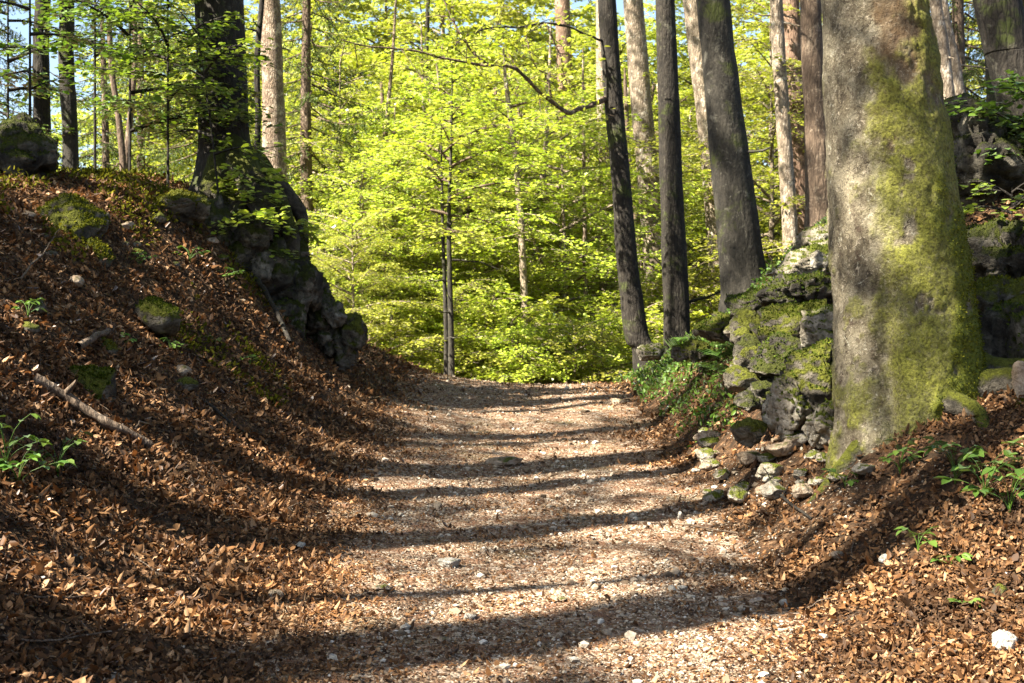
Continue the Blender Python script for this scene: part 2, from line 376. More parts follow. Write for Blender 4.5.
# gravel path: a sheet that sinks under the leaf soil along its ragged edges
def path_mid(y): return .08 + .06 * np.sin(y * .3)
def path_half(y): return 1.60 + .008 * np.clip(y - 6, 0, 16)
def path_off(x, y):
    u = np.abs((x - path_mid(y)) / path_half(y))
    return .030 - .055 * sstep(.55, 1.15, u) + .022 * fbm(xy0(x, y, 2.2, 7), 4)
py_ = np.concatenate([np.arange(-30, 3, .5), np.arange(3, 26, .07), np.arange(26, 60, .5)]); pu = np.linspace(-1.2, 1.2, 90)
U, Y = np.meshgrid(pu, py_); X = path_mid(Y) + U * path_half(Y)
V = np.stack([X.ravel(), Y.ravel(), gz(X.ravel(), Y.ravel()) + path_off(X.ravel(), Y.ravel())], 1)
nx = len(pu); ii, jj = np.meshgrid(np.arange(len(py_) - 1), np.arange(nx - 1), indexing='ij'); a = (ii * nx + jj).ravel()
path = link('gravel_path', mesh('gravel_path', V, np.stack([a, a + 1, a + nx + 1, a + nx], 1), M['path'])); tag(path, kind='structure')
def surf_z(x, y):
    z = gz(x, y); return np.where(np.abs(x - path_mid(y)) < 1.15 * path_half(y), np.maximum(z, z + path_off(x, y)), z)

def in_view(x, y, z, m=60):
    px = CX + x / y * F; py = CY - (z - CAM[2]) / y * F
    return (px > -m) & (px < 1024 + m) & (py < 683 + m) & (py > -m)

# ------------------------------------------------------------------ leaf litter, gravel
def sample_ground(n, ylo, yhi, xlo=-7, xhi=6.5):
    y = ylo + (yhi - ylo) * RNG.random(n); x = xlo + (xhi - xlo) * RNG.random(n)
    z = surf_z(x, y); k = in_view(x, y, z); return x[k], y[k], z[k]
def litter():
    xs_, ys_, zs_ = [], [], []
    for (ylo, yhi, n) in ((5, 8, 270000), (8, 11, 190000), (11, 15, 120000), (15, 22, 80000), (22, 34, 18000)):
        x, y, z = sample_ground(n, ylo, yhi)
        u = (x - path_mid(y)) / path_half(y)
        nn = fbm(xy0(x, y, 1.3, 4), 4)
        left = sstep(-.12, -1.0, u + nn * .9); right = sstep(.25, 1.0, u + nn * .8)
        pr = np.clip(.24 + .76 * left + .58 * right, 0, 1) * (.30 + .70 * sstep(-.30, .12, fbm(xy0(x, y, 2.3, 8), 5, .65)))
        pr = pr * (1 - .55 * np.exp(-((np.abs(u) - .42) / .2) ** 2))
        pr = np.where((x > 2.3) & (y > 9.9) & (y < 15), pr * .45, pr); pr = np.where((x > 1.35) & (y > 13.5) & (y < 26), pr * .62, pr); pr = np.where((x > 1.0) & (x < 2.5) & (y > 8.9) & (y < 12.5), pr * .4, pr)
        k = RNG.random(len(x)) < pr
        xs_.append(x[k]); ys_.append(y[k]); zs_.append(z[k])
    x = np.concatenate(xs_); y = np.concatenate(ys_); z = np.concatenate(zs_); N = len(x)
    u = np.abs((x - path_mid(y)) / path_half(y)); onp = 1 - sstep(.5, 1.0, u)
    nrm = gnorm(x, y) + RNG.normal(0, .5, (N, 3)) * (1 - .82 * onp[:, None]) * np.where(x > 1, .7, 1)[:, None]; nrm /= np.linalg.norm(nrm, axis=1)[:, None]
    d = RNG.normal(0, 1, (N, 3)); d -= (d * nrm).sum(1)[:, None] * nrm
    ln = (.016 + .036 * RNG.random(N) ** 1.9) * (1 + .12 * (x < -1.5)) * (1 - .68 * onp * RNG.random(N) ** .6) * (1 + .03 * (y - 6))
    pos = np.stack([x, y, z + .004 + RNG.random(N) ** 1.5 * .035 * (1 - .7 * onp)], 1)
    V, Q = leaf_geo(pos, d, nrm, ln, ln * (.38 + .38 * RNG.random(N)), RNG.normal(.08, .32, N), RNG.normal(.05, .5, N))
    return link('fallen_leaves', mesh('fallen_leaves', V, Q, M['litter'], True))
lit = litter(); tag(lit, kind='stuff', label='dry brown fallen beech leaves covering the banks and path edges', cat='fallen leaves')

def gravel():
    b, f = ico(1); b = b[:12] if False else b
    xs_, ys_, zs_ = [], [], []
    for (ylo, yhi, n) in ((5, 9, 80000), (9, 13, 48000), (13, 22, 34000)):
        x, y, z = sample_ground(n, ylo, yhi, -1.9, 3.1)
        u = (x - path_mid(y)) / path_half(y); nn = fbm(xy0(x, y, .9, 14), 4)
        pr = np.where(u > 0, 1 - sstep(.45, 1.05, u + nn * .5), 1 - sstep(.15, .95, -u + nn * .5)) * .75 + .04 + .06 * (u > .3)
        pr = np.where((x > 1.2) & (y > 8.8) & (y < 12), np.maximum(pr, .55 * (1 - sstep(2.0, 2.7, x))), pr)
        pr *= (.30 + .70 * sstep(-.25, .2, fbm(xy0(x, y, 2.1, 21), 5, .65))) * (.55 + .45 * np.exp(-((np.abs(u) - .42) / .28) ** 2))
        k = RNG.random(len(x)) < pr; xs_.append(x[k]); ys_.append(y[k]); zs_.append(z[k])
    x = np.concatenate(xs_); y = np.concatenate(ys_); z = np.concatenate(zs_); N = len(x)
    r = np.clip(np.exp(RNG.normal(-5.4, .45, N)), .0028, .03); big = RNG.random(N) < .016; r[big] = .011 + .022 * RNG.random(big.sum()) ** 1.8; r = r * (1 + .03 * np.maximum(y - 8, 0))
    B = b[None] * (1 + .22 * RNG.normal(0, 1, (N, len(b), 1)))
    sc3 = r[:, None] * (1 + .35 * RNG.normal(0, .6, (N, 3)).clip(-1, 1)); sc3[:, 2] *= .7
    B = B * sc3[:, None]; th = RNG.random(N) * 6.28; c, s = np.cos(th)[:, None], np.sin(th)[:, None]
    Xr = B[..., 0] * c - B[..., 1] * s; Yr = B[..., 0] * s + B[..., 1] * c
    V = np.stack([Xr + x[:, None], Yr + y[:, None], B[..., 2] + (z + r * .25)[:, None]], -1).reshape(-1, 3)
    Fq = (f[None] + (np.arange(N) * len(b))[:, None, None]).reshape(-1, 3)
    return link('gravel', mesh('gravel', V, Fq, M['pebble'], False))
grv = gravel(); tag(grv, kind='stuff', label='loose pale gravel strewn over the forest path', cat='gravel')

# ------------------------------------------------------------------ rocks
def rock_geo(seed, size, sub=4, cuts=9, rough=.10, crag=.0):
    rg = np.random.default_rng(seed); b, f = ico(sub)
    p = b * (1 + .18 * fbm(b * 1.2 + seed * 3.1, 3))[:, None]
    for _ in range(cuts):
        n = rg.normal(0, 1, 3); n /= np.linalg.norm(n); dd = .58 + .3 * rg.random()
        e = (p @ n) - dd; p = p - np.maximum(e, 0)[:, None] * n * .93
    q = p * np.asarray(size)
    amp = float(np.mean(size))
    dn = b
    disp = rough * fbm(q * (2.2 / amp) + seed, 5, .6) + .045 * ridged(q * (4.5 / amp) + seed * 1.7, 4)
    bn = np.array([.25, .15, 1.0]); st_ = np.abs(((q @ bn) * 2.1 / amp + .5 * fbm(q * 1.6 / amp + seed, 3)) % 1 - .5) * 2; disp = disp - .085 * np.exp(-(st_ / .13) ** 2)
    if crag:
        disp = disp + crag * ridged(q * np.array([1, 1, .45]) * (1.5 / amp) + seed * 2.3, 5) - crag * .3
        cr = np.abs(vnoise(q * np.array([1, 1, .5]) * (2.6 / amp) + seed)); disp = disp - .16 * np.exp(-(cr / .07) ** 2)
    q = q + dn * (disp * amp)[:, None]
    return q, f
def normals(V, Fq):
    fn = np.cross(V[Fq[:, 1]] - V[Fq[:, 0]], V[Fq[:, 2]] - V[Fq[:, 0]])
    vn = np.zeros_like(V)
    for k in range(3): np.add.at(vn, Fq[:, k], fn)
    return vn / (np.linalg.norm(vn, axis=1)[:, None] + 1e-12), fn
def tufts(V, Fq, n, seed, thr=.35, ln=.022, toward=None):
    """moss blades on the upward faces of a rock"""
    rg = np.random.default_rng(seed); vn, fn = normals(V, Fq)
    ar = np.linalg.norm(fn, axis=1); nz = fn[:, 2] / (ar + 1e-12); cen = V[Fq].mean(1)
    w = ar * np.clip((nz + .9 * fbm(cen * 1.9 + seed, 4) - thr) * 3, 0, 1)
    if w.sum() <= 0: return None
    k = rg.choice(len(Fq), n, p=w / w.sum()); u = rg.random((n, 2)); u = np.where(u.sum(1, keepdims=True) > 1, 1 - u, u)
    P = V[Fq[k, 0]] + (V[Fq[k, 1]] - V[Fq[k, 0]]) * u[:, :1] + (V[Fq[k, 2]] - V[Fq[k, 0]]) * u[:, 1:]
    nn = fn[k] / (ar[k][:, None] + 1e-12); d = nn + rg.normal(0, .65, (n, 3))
    l = ln * (.5 + rg.random(n))
    return leaf_geo(P - nn * .004, d, rg.normal(0, 1, (n, 3)), l, l * .55, .1, 0, False)
def rock(name, loc, size, seed, mat, label, cat='boulder', group=None, sub=4, cuts=9, rough=.10, crag=0., rz=None, moss=0, mossmat='moss', thr=.35, ln=.022):
    V, Fq = rock_geo(seed, size, sub, cuts, rough, crag)
    a = (seed * 1.37) % 6.28 if rz is None else rz
    Rm = np.array([[math.cos(a), -math.sin(a), 0], [math.sin(a), math.cos(a), 0], [0, 0, 1]]); V = V @ Rm.T
    if moss:
        root = empty(name, loc, label, cat, group)
        link('stone', mesh('stone', V, Fq, M[mat]), root)
        g = tufts(V, Fq, moss, seed, thr, ln)
        if g: link('moss', mesh('moss', g[0], g[1], M[mossmat], True), root)
        return root
    o = link(name, mesh(name, V, Fq, M[mat]), None, loc); return tag(o, label, cat, group)

# left bank boulders  (px, py, D, size)
def rk(px, py, D, size, *a, **k):
    f = k.pop('f', 1.0); return rock(k.pop('name', 'boulder'), at(px, py, D), tuple(f * q for q in size), *a, **k)
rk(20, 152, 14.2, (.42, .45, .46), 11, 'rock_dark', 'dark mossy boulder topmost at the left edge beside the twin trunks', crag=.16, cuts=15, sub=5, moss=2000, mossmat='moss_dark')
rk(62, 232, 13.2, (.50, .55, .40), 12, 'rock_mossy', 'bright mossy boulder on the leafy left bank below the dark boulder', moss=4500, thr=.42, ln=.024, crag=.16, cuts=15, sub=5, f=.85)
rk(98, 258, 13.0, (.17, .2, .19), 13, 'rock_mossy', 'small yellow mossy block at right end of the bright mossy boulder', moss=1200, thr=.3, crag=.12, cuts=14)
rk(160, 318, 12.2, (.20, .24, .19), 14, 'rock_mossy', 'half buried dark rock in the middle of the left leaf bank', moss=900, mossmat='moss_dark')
rk(82, 300, 12.0, (.13, .14, .10), 15, 'tan_stone', 'small tan rock poking from leaves on the left bank')
rk(92, 392, 9.9, (.20, .22, .20), 16, 'rock_mossy', 'mossy green rock above the fallen branch on left bank', moss=1500, mossmat='moss_dark')
rk(100, 352, 10.8, (.14, .14, .10), 17, 'rock_mossy', 'flat mossy stone under the short broken stick', moss=600)
OC = [  # outcrop under the big dark tree
 (178, 205, 16.2, (.42, .50, .22), 'green mossy boulder at left end of the dark outcrop', .08),
 (238, 205, 16.7, (.45, .50, .42), 'mossy knoll rock under the roots of the thick dark tree', .12),
 (264, 226, 16.6, (.32, .45, .34), 'overhanging dark rock at the outcrop top under the roots', .14),
 (228, 262, 16.1, (.36, .40, .40), 'dark cracked rock in the middle of the outcrop left of the cliff face', .16),
 (262, 280, 16.4, (.42, .45, .50), 'craggy dark rock face in the middle of the outcrop', .20),
 (288, 262, 16.8, (.32, .42, .42), 'jutting dark rock on the right skyline of the outcrop', .18),
 (304, 302, 17.0, (.30, .42, .38), 'rounded dark rock low on the right skyline of the outcrop', .16),
 (283, 330, 16.3, (.42, .40, .36), 'dark rock at foot of the outcrop above the leaves', .16),
 (328, 340, 17.4, (.18, .30, .18), 'lowest small rock at the right end of the outcrop by the path', .12),
 (246, 318, 15.8, (.32, .32, .20), 'low mossy ledge at outcrop foot on the leaf slope', .14),
]
for i, (px, py, D, sz, lab, cr) in enumerate(OC):
    if i == 0: q_ = hit(172, 212); px, py, D = 172, 211, q_[1] + .1
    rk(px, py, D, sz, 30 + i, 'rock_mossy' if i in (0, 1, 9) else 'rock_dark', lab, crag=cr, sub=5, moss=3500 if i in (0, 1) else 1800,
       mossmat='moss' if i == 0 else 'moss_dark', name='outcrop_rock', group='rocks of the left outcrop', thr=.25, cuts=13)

rgo = np.random.default_rng(91)
for i in range(58):
    f_ = i / 57; cx_ = 216 + 122 * f_ ** 1.1 + rgo.normal(0, 15); cy_ = 220 + 128 * f_ + rgo.normal(0, 24) * (1 - .6 * f_); w_ = .07 + .15 * rgo.random() ** 1.3
    rk(cx_, cy_, 15.95 + .9 * f_ + rgo.normal(0, .12), (w_, w_, w_ * (.9 + .9 * rgo.random())), 600 + i, ['rock_dark', 'rock_dark', 'rock_crag', 'rock_mossy'][i % 4],
       'jagged dark lump of rock in the craggy face of the left outcrop', crag=.22, sub=4, cuts=22, rough=.18, name='outcrop_rock', group='jagged lumps of the left outcrop')
for i in range(26):
    p_ = hit(20 + 300 * rgo.random(), 215 + 190 * rgo.random()); w_ = .035 + .06 * rgo.random() ** 2
    if p_[0] > -1.9: continue
    rock('stone', p_ + np.array([0, 0, w_ * .5]), (w_ * 1.3, w_, w_ * .8), 350 + i, ['rock_mossy', 'tan_stone', 'rock_crag'][i % 3], 'small mossy stone half buried in dry leaves of the left bank', 'stone', 'small stones of the left bank', 3, 14, .14)
# right bank rocks
RO = [
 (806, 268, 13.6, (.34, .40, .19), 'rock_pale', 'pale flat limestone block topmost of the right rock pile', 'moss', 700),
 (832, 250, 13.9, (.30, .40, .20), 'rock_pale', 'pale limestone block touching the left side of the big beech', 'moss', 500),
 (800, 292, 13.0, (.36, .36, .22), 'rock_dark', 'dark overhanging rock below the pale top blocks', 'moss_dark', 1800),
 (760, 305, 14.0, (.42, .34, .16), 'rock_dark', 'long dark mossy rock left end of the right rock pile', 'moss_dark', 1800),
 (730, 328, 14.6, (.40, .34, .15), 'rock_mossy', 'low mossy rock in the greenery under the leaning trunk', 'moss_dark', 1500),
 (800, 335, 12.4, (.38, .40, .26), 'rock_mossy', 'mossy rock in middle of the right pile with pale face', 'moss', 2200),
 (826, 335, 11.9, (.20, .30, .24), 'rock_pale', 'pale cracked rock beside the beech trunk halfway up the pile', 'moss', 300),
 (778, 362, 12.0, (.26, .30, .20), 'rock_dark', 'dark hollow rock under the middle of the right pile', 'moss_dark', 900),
 (818, 385, 11.4, (.30, .34, .36), 'rock_mossy', 'tall mossy rock directly left of the beech foot', 'moss_dark', 1800),
 (786, 408, 11.3, (.17, .24, .25), 'rock_pale', 'upright pale slab of limestone at left front of the pile', 'moss', 200),
 (830, 425, 10.9, (.24, .22, .16), 'rock_pale', 'low pale rock at the beech foot on the path side', 'moss', 250),
 (695, 352, 16.0, (.26, .26, .14), 'rock_mossy', 'small mossy rock in the grass right of the path crest', 'moss_dark', 700),
 (652, 352, 20.0, (.20, .2, .13), 'rock_pale', 'pale round stone at the foot of the curved dark trunk', 'moss', 200),
]
for i, (px, py, D, sz, mt, lab, mm, nm) in enumerate(RO):
    rk(px, py, D - .35, sz, 60 + i, mt, lab, crag=.20, sub=5, moss=nm, mossmat='moss_dark', cuts=18, f=1.08, thr=.32)  # darker moss on every rock stands in for shade on the pile
for i in range(30):
    cx_ = 742 + 98 * rgo.random(); cy_ = 300 + 140 * rgo.random() + (790 - cx_) * .35; w_ = .08 + .12 * rgo.random(); 
    rk(cx_, min(cy_, 432), 12.9 - 1.7 * (cy_ - 300) / 140 - .25, (w_ * 1.2, w_, w_ * .85), 400 + i, ['rock_dark', 'rock_mossy', 'rock_dark', 'rock_crag', 'rock_mossy'][i % 5], 'broken lump of dark limestone among the rocks left of the beech', crag=.14, sub=4, cuts=16, rough=.15, name='broken_rock', group='broken lumps of the right rock pile')
RD = [
 (985, 175, 12.6, (.62, .6, .55), 'dark boulder covered in leaves at top right behind the beech', .15),
 (1010, 262, 11.6, (.42, .45, .36), 'dark jagged boulder at right edge below the leafy one', .18),
 (968, 285, 11.8, (.36, .40, .33), 'dark boulder close behind the right side of the beech', .15),
 (1000, 300, 11.0, (.30, .34, .17), 'mossy topped slab jutting at the right edge', .08),
 (985, 350, 11.2, (.46, .40, .34), 'dark rock low behind the beech flank', .18),
 (1032, 350, 10.4, (.30, .30, .36), 'dark rock cut by the right edge above the pale upright stone', .15),
 (1000, 405, 10.9, (.34, .30, .20), 'lowest dark rock behind the beech by the red leaves', .14),
]
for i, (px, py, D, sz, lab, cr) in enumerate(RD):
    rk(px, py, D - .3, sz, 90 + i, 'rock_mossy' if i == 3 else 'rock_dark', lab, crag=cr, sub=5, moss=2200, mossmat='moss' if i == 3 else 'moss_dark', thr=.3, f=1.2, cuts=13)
rk(1021, 380, 9.2, (.055, .06, .13), 120, 'tan_stone', 'pale upright stone at the right edge lit by the sun', 'stone', cuts=6)
rk(1022, 416, 9.15, (.075, .08, .12), 121, 'rock_mossy', 'mossy green stone under the pale upright one at right edge', 'stone', moss=300)

# stones on path and rubble at beech foot
def stone(px, py, wpx, asp, mat, seed, lab, group=None, name='stone'):
    p = hit(px, py + wpx * asp * .35); D = p[1]; w = wpx / F * D / 2
    p[2] = float(surf_z(np.array([p[0]]), np.array([p[1]]))[0]) + w * asp * (.85 if group else .6) + (.012 if group else 0)
    return rock(name, p, (w, w * .85, w * asp), seed, mat, lab, 'stone', group, 3 if w < .06 else 4, 16, .12, rz=0 if not group else None)
ST = [
 (450, 568, 27, .48, 'white_stone', 'large pale flat stone in the middle of the gravel path'),
 (300, 547, 15, .62, 'white_stone', 'pale rounded stone on brown leaves left of path centre'),
 (1003, 640, 32, .92, 'white_stone', 'big white blocky stone at the bottom right corner'),
 (823, 637, 13, .75, 'white_stone', 'white pebble just below the long foreground shadow'),
 (672, 593, 9, .85, 'white_stone', 'left one of two touching white pebbles on the path'),
 (682, 592, 12, .6, 'white_stone', 'right one of two touching white pebbles on the path'),
 (784, 603, 12, .8, 'white_stone', 'white round pebble right of the pair on the sunlit gravel'),
 (884, 561, 15, .75, 'white_stone', 'pale triangular stone on leaves below the beech'),
 (382, 593, 22, .4, 'tan_stone', 'flat tan stone left of the large pale one'),
 (406, 633, 13, .6, 'white_stone', 'white pebble near the bottom left of the gravel'),
 (442, 646, 15, .55, 'tan_stone', 'tan stone at the upper edge of the bottom shadow'),
 (680, 519, 7, 1.4, 'white_stone', 'narrow white pebble standing upright on the far gravel'),
 (696, 471, 11, .7, 'white_stone', 'white stone on path edge below the rock pile'),
 (704, 505, 12, .55, 'tan_stone', 'tan stone beside the thin fallen twig'),
 (837, 556, 17, .5, 'tan_stone', 'flat brown stone on leaves in front of the beech'),
 (1000, 592, 17, 1.0, 'rock_mossy', 'greenish stone above the big white corner stone'),
 (955, 653, 12, .5, 'white_stone', 'thin white chip left of the big white corner stone'),
 (275, 595, 20, .6, 'tan_stone', 'brown rounded stone among the sunlit leaves on the left'),
 (470, 622, 14, .5, 'white_stone', 'pale pebble between the large flat stone and bottom shadow'),
 (505, 465, 40, .22, 'tan_stone', 'broad flat stone embedded in the far middle of the path'),
 (560, 605, 18, .4, 'tan_stone', 'flat grey stone sunk in gravel right of path centre'),
 (618, 402, 22, .35, 'tan_stone', 'flat pale slab near the path crest on its right'),
]
for i, (px, py, w, a_, mt, lab) in enumerate(ST): stone(px, py, w, a_, mt, 140 + i, lab)
rg = np.random.default_rng(5)
for i in range(64):
    px = 705 + 160 * rg.random(); py = 428 + 72 * rg.random() - (px - 715) * .05
    if px > 845 and py < 452: continue
    stone(px, py, 12 + 24 * rg.random() ** 1.7, .45 + .3 * rg.random(), ['rock_pale', 'tan_stone', 'rock_pale', 'rubble'][i % 4], 200 + i,
          'pale limestone rubble stone in the loose heap by the foot of the big mossy beech', 'rubble stones at the beech foot')

# ------------------------------------------------------------------ trees
def trunk_geo(P, rad, nseg=20, rings=40, flare=.0, roots=0, lump=.03, seed=0, ncut=None):
    P = smooth_pts(np.column_stack([P, rad]), rings); rad = P[:, 3]; P = P[:, :3]
    th = np.arange(nseg) / nseg * 2 * math.pi
    h = P[:, 2] - P[0, 2]
    fl = flare * np.exp(-np.maximum(h, 0) / (.45 + flare * .5))
    rr = rad[:, None] * (1 + fl[:, None] * (1 + (.7 * np.cos(roots * th + seed)[None] if roots else 0))) * np.ones((1, nseg))
    V = np.stack([P[:, 0, None] + rr * np.cos(th), P[:, 1, None] + rr * np.sin(th), np.repeat(P[:, 2, None], nseg, 1)], -1)
    c = V.reshape(-1, 3); rr_ = rr.ravel()
    q = c / max(rad[0], .05)
    dsp = lump * fbm(q * np.array([.9, .9, .45]) + seed * 5.1, 4) * rr_
    nrm = np.stack([np.tile(np.cos(th), rings), np.tile(np.sin(th), rings), np.zeros(rings * nseg)], 1)
    c = c + nrm * dsp[:, None]
    i = np.arange(rings - 1)[:, None] * nseg; j = np.arange(nseg)[None]; jn = (j + 1) % nseg
    Q = np.stack([i + j, i + jn, i + nseg + jn, i + nseg + j], -1).reshape(-1, 4)
    return c, Q, th, P, rad

def crown_geo(seed, z0, z1, Rm, nb, leaf=.085, twl=.42, dens=26, jit=.32, rise=.25, droop=.28, prof=None, axisf=None, lo=.12, hexa=False):
    """layered beech sprays around a vertical axis at the local origin -> (leaf mesh arrays, limb mesh builder)"""
    rg = np.random.default_rng(seed); limbs = MB(); LP, LD, LN = [], [], []
    prof = prof or (lambda f: .45 + .75 * math.sin(math.pi * min(1, f * .8 + .2)) )
    for k in range(nb):
        f = (k + rg.random()) / nb; z = z0 + (z1 - z0) * f; az = k * 2.3999 + rg.normal(0, .35)
        L = Rm * (.40 + .85 * rg.random() ** 1.3) * prof(f) * (1 - .42 * f)
        dr = np.array([math.cos(az), math.sin(az), 0]); sd = np.array([-dr[1], dr[0], 0])
        r_ = rise + .5 * f + rg.normal(0, .12); dp = droop + rg.normal(0, .06)
        o = axisf(z) if axisf else np.array([0, 0, z])
        bend = rg.normal(0, .18)
        def cur(t): return o + dr * (L * t)[:, None] + sd * (bend * L * t * t)[:, None] + np.array([0, 0, 1]) * (L * (r_ * t - dp * t * t))[:, None]
        tt = np.linspace(0, 1, 7); limbs.add(*tube(cur(tt), (.008 + .012 * L) * (1.02 - tt), 4))
        m = int(5 + L * 5)
        for q in range(m):
            t0 = lo + (1 - lo) * (q + rg.random()) / m; p0 = cur(np.array([t0]))[0]
            sgn = 1 if q % 2 else -1; ang = sgn * (.75 + .35 * rg.random()) if q < m - 2 else rg.normal(0, .3)
            td = dr * math.cos(ang) + sd * math.sin(ang) + np.array([0, 0, rg.normal(-.03, .13)])
            l = twl * L * (1.05 - .62 * t0) * (.55 + .6 * rg.random()) + .15
            n = max(4, int(dens * l * (.7 + .6 * rg.random())))
            s = rg.random(n) ** .8; ts = np.cross(td, [0, 0, 1]); ts /= np.linalg.norm(ts)
            sub = rg.normal(0, 1, n) * .13 * l * (1 - s * .5)
            p = p0 + td * (l * s)[:, None] + ts * sub[:, None] + np.stack([np.zeros(n), np.zeros(n), -.16 * l * s * s + rg.normal(0, .035, n)], 1)
            a = rg.normal(0, 1.0, n); LP.append(p); LD.append(td * np.cos(a)[:, None] + ts * np.sin(a)[:, None] + rg.normal(0, .12, (n, 3)) - np.array([0, 0, .12]))
            LN.append(np.array([0, 0, 1]) + rg.normal(0, jit, (n, 3)))
            e = np.linspace(0, 1, 3); limbs.add(*tube(p0 + td * (l * e)[:, None] + np.array([0, 0, -.16 * l]) * (e * e)[:, None], np.array([.006, .004, .0015]) * (1 + L * .15), 3))
    P = np.concatenate(LP); N = len(P); ln = leaf * (.65 + .6 * rg.random(N))
    return leaf_geo(P, np.concatenate(LD), np.concatenate(LN), ln, ln * (.58 + .1 * rg.random(N)), rg.normal(.1, .1, N), 0, hexa), limbs

def spruce_geo(seed, z0, z1, Rm, nb=70, dens=70):
    rg = np.random.default_rng(seed); limbs = MB(); LP, LD, LN = [], [], []
    for k in range(nb):
        f = (k + rg.random()) / nb; z = z0 + (z1 - z0) * f; az = k * 2.3999 + rg.normal(0, .3); L = Rm * (1 - f) ** .8 * (.7 + .5 * rg.random()) + .2
        dr = np.array([math.cos(az), math.sin(az), 0]); sd = np.array([-dr[1], dr[0], 0])
        def cur(t): return np.array([0, 0, z]) + dr * (L * t)[:, None] + np.array([0, 0, 1]) * (L * (-.42 * t + .22 * t * t))[:, None]
        tt = np.linspace(0, 1, 5); limbs.add(*tube(cur(tt), (.006 + .01 * L) * (1.03 - tt), 4))
        m = int(6 + L * 6)
        for q in range(m):
            t0 = .12 + .88 * (q + rg.random()) / m; p0 = cur(np.array([t0]))[0]; sg = 1 if q % 2 else -1
            td = dr * .6 + sd * sg * .7 + np.array([0, 0, -.55 - .4 * rg.random()]); td /= np.linalg.norm(td); l = .15 + .30 * L * (1.1 - t0) * (.6 + .7 * rg.random())
            n = max(5, int(dens * l)); s = rg.random(n); p = p0 + td * (l * s)[:, None] + np.stack([np.zeros(n), np.zeros(n), -.3 * l * s * s], 1)
            LP.append(p); LD.append(td + rg.normal(0, .75, (n, 3)) + np.array([0, 0, -.25])); LN.append(rg.normal(0, 1, (n, 3)))
            e = np.linspace(0, 1, 3); limbs.add(*tube(p0 + td * (l * e)[:, None] + np.array([0, 0, -.3 * l]) * (e * e)[:, None], np.array([.006, .004, .002]), 3))
    P = np.concatenate(LP); N = len(P); ln = .085 * (.6 + .7 * rg.random(N))
    return leaf_geo(P, np.concatenate(LD), np.concatenate(LN), ln, ln * .28, .1, 0, False), limbs

# high crowns for the tall trees whose tops lie above the frame (shared meshes)
def high_crown(seed, leafmat, sparse=1.0):
    (V, Q), limbs = crown_geo(seed, 0, 7.5, 3.6, int(34 * sparse), leaf=.13, dens=15, jit=.5, rise=.55, droop=.3)
    return mesh('crown', V, Q, M[leafmat], True), limbs
HC, HL = [], []
for s_ in (401, 402, 403):
    c_, l_ = high_crown(s_, 'leaf'); HC.append(c_); HL.append(l_)

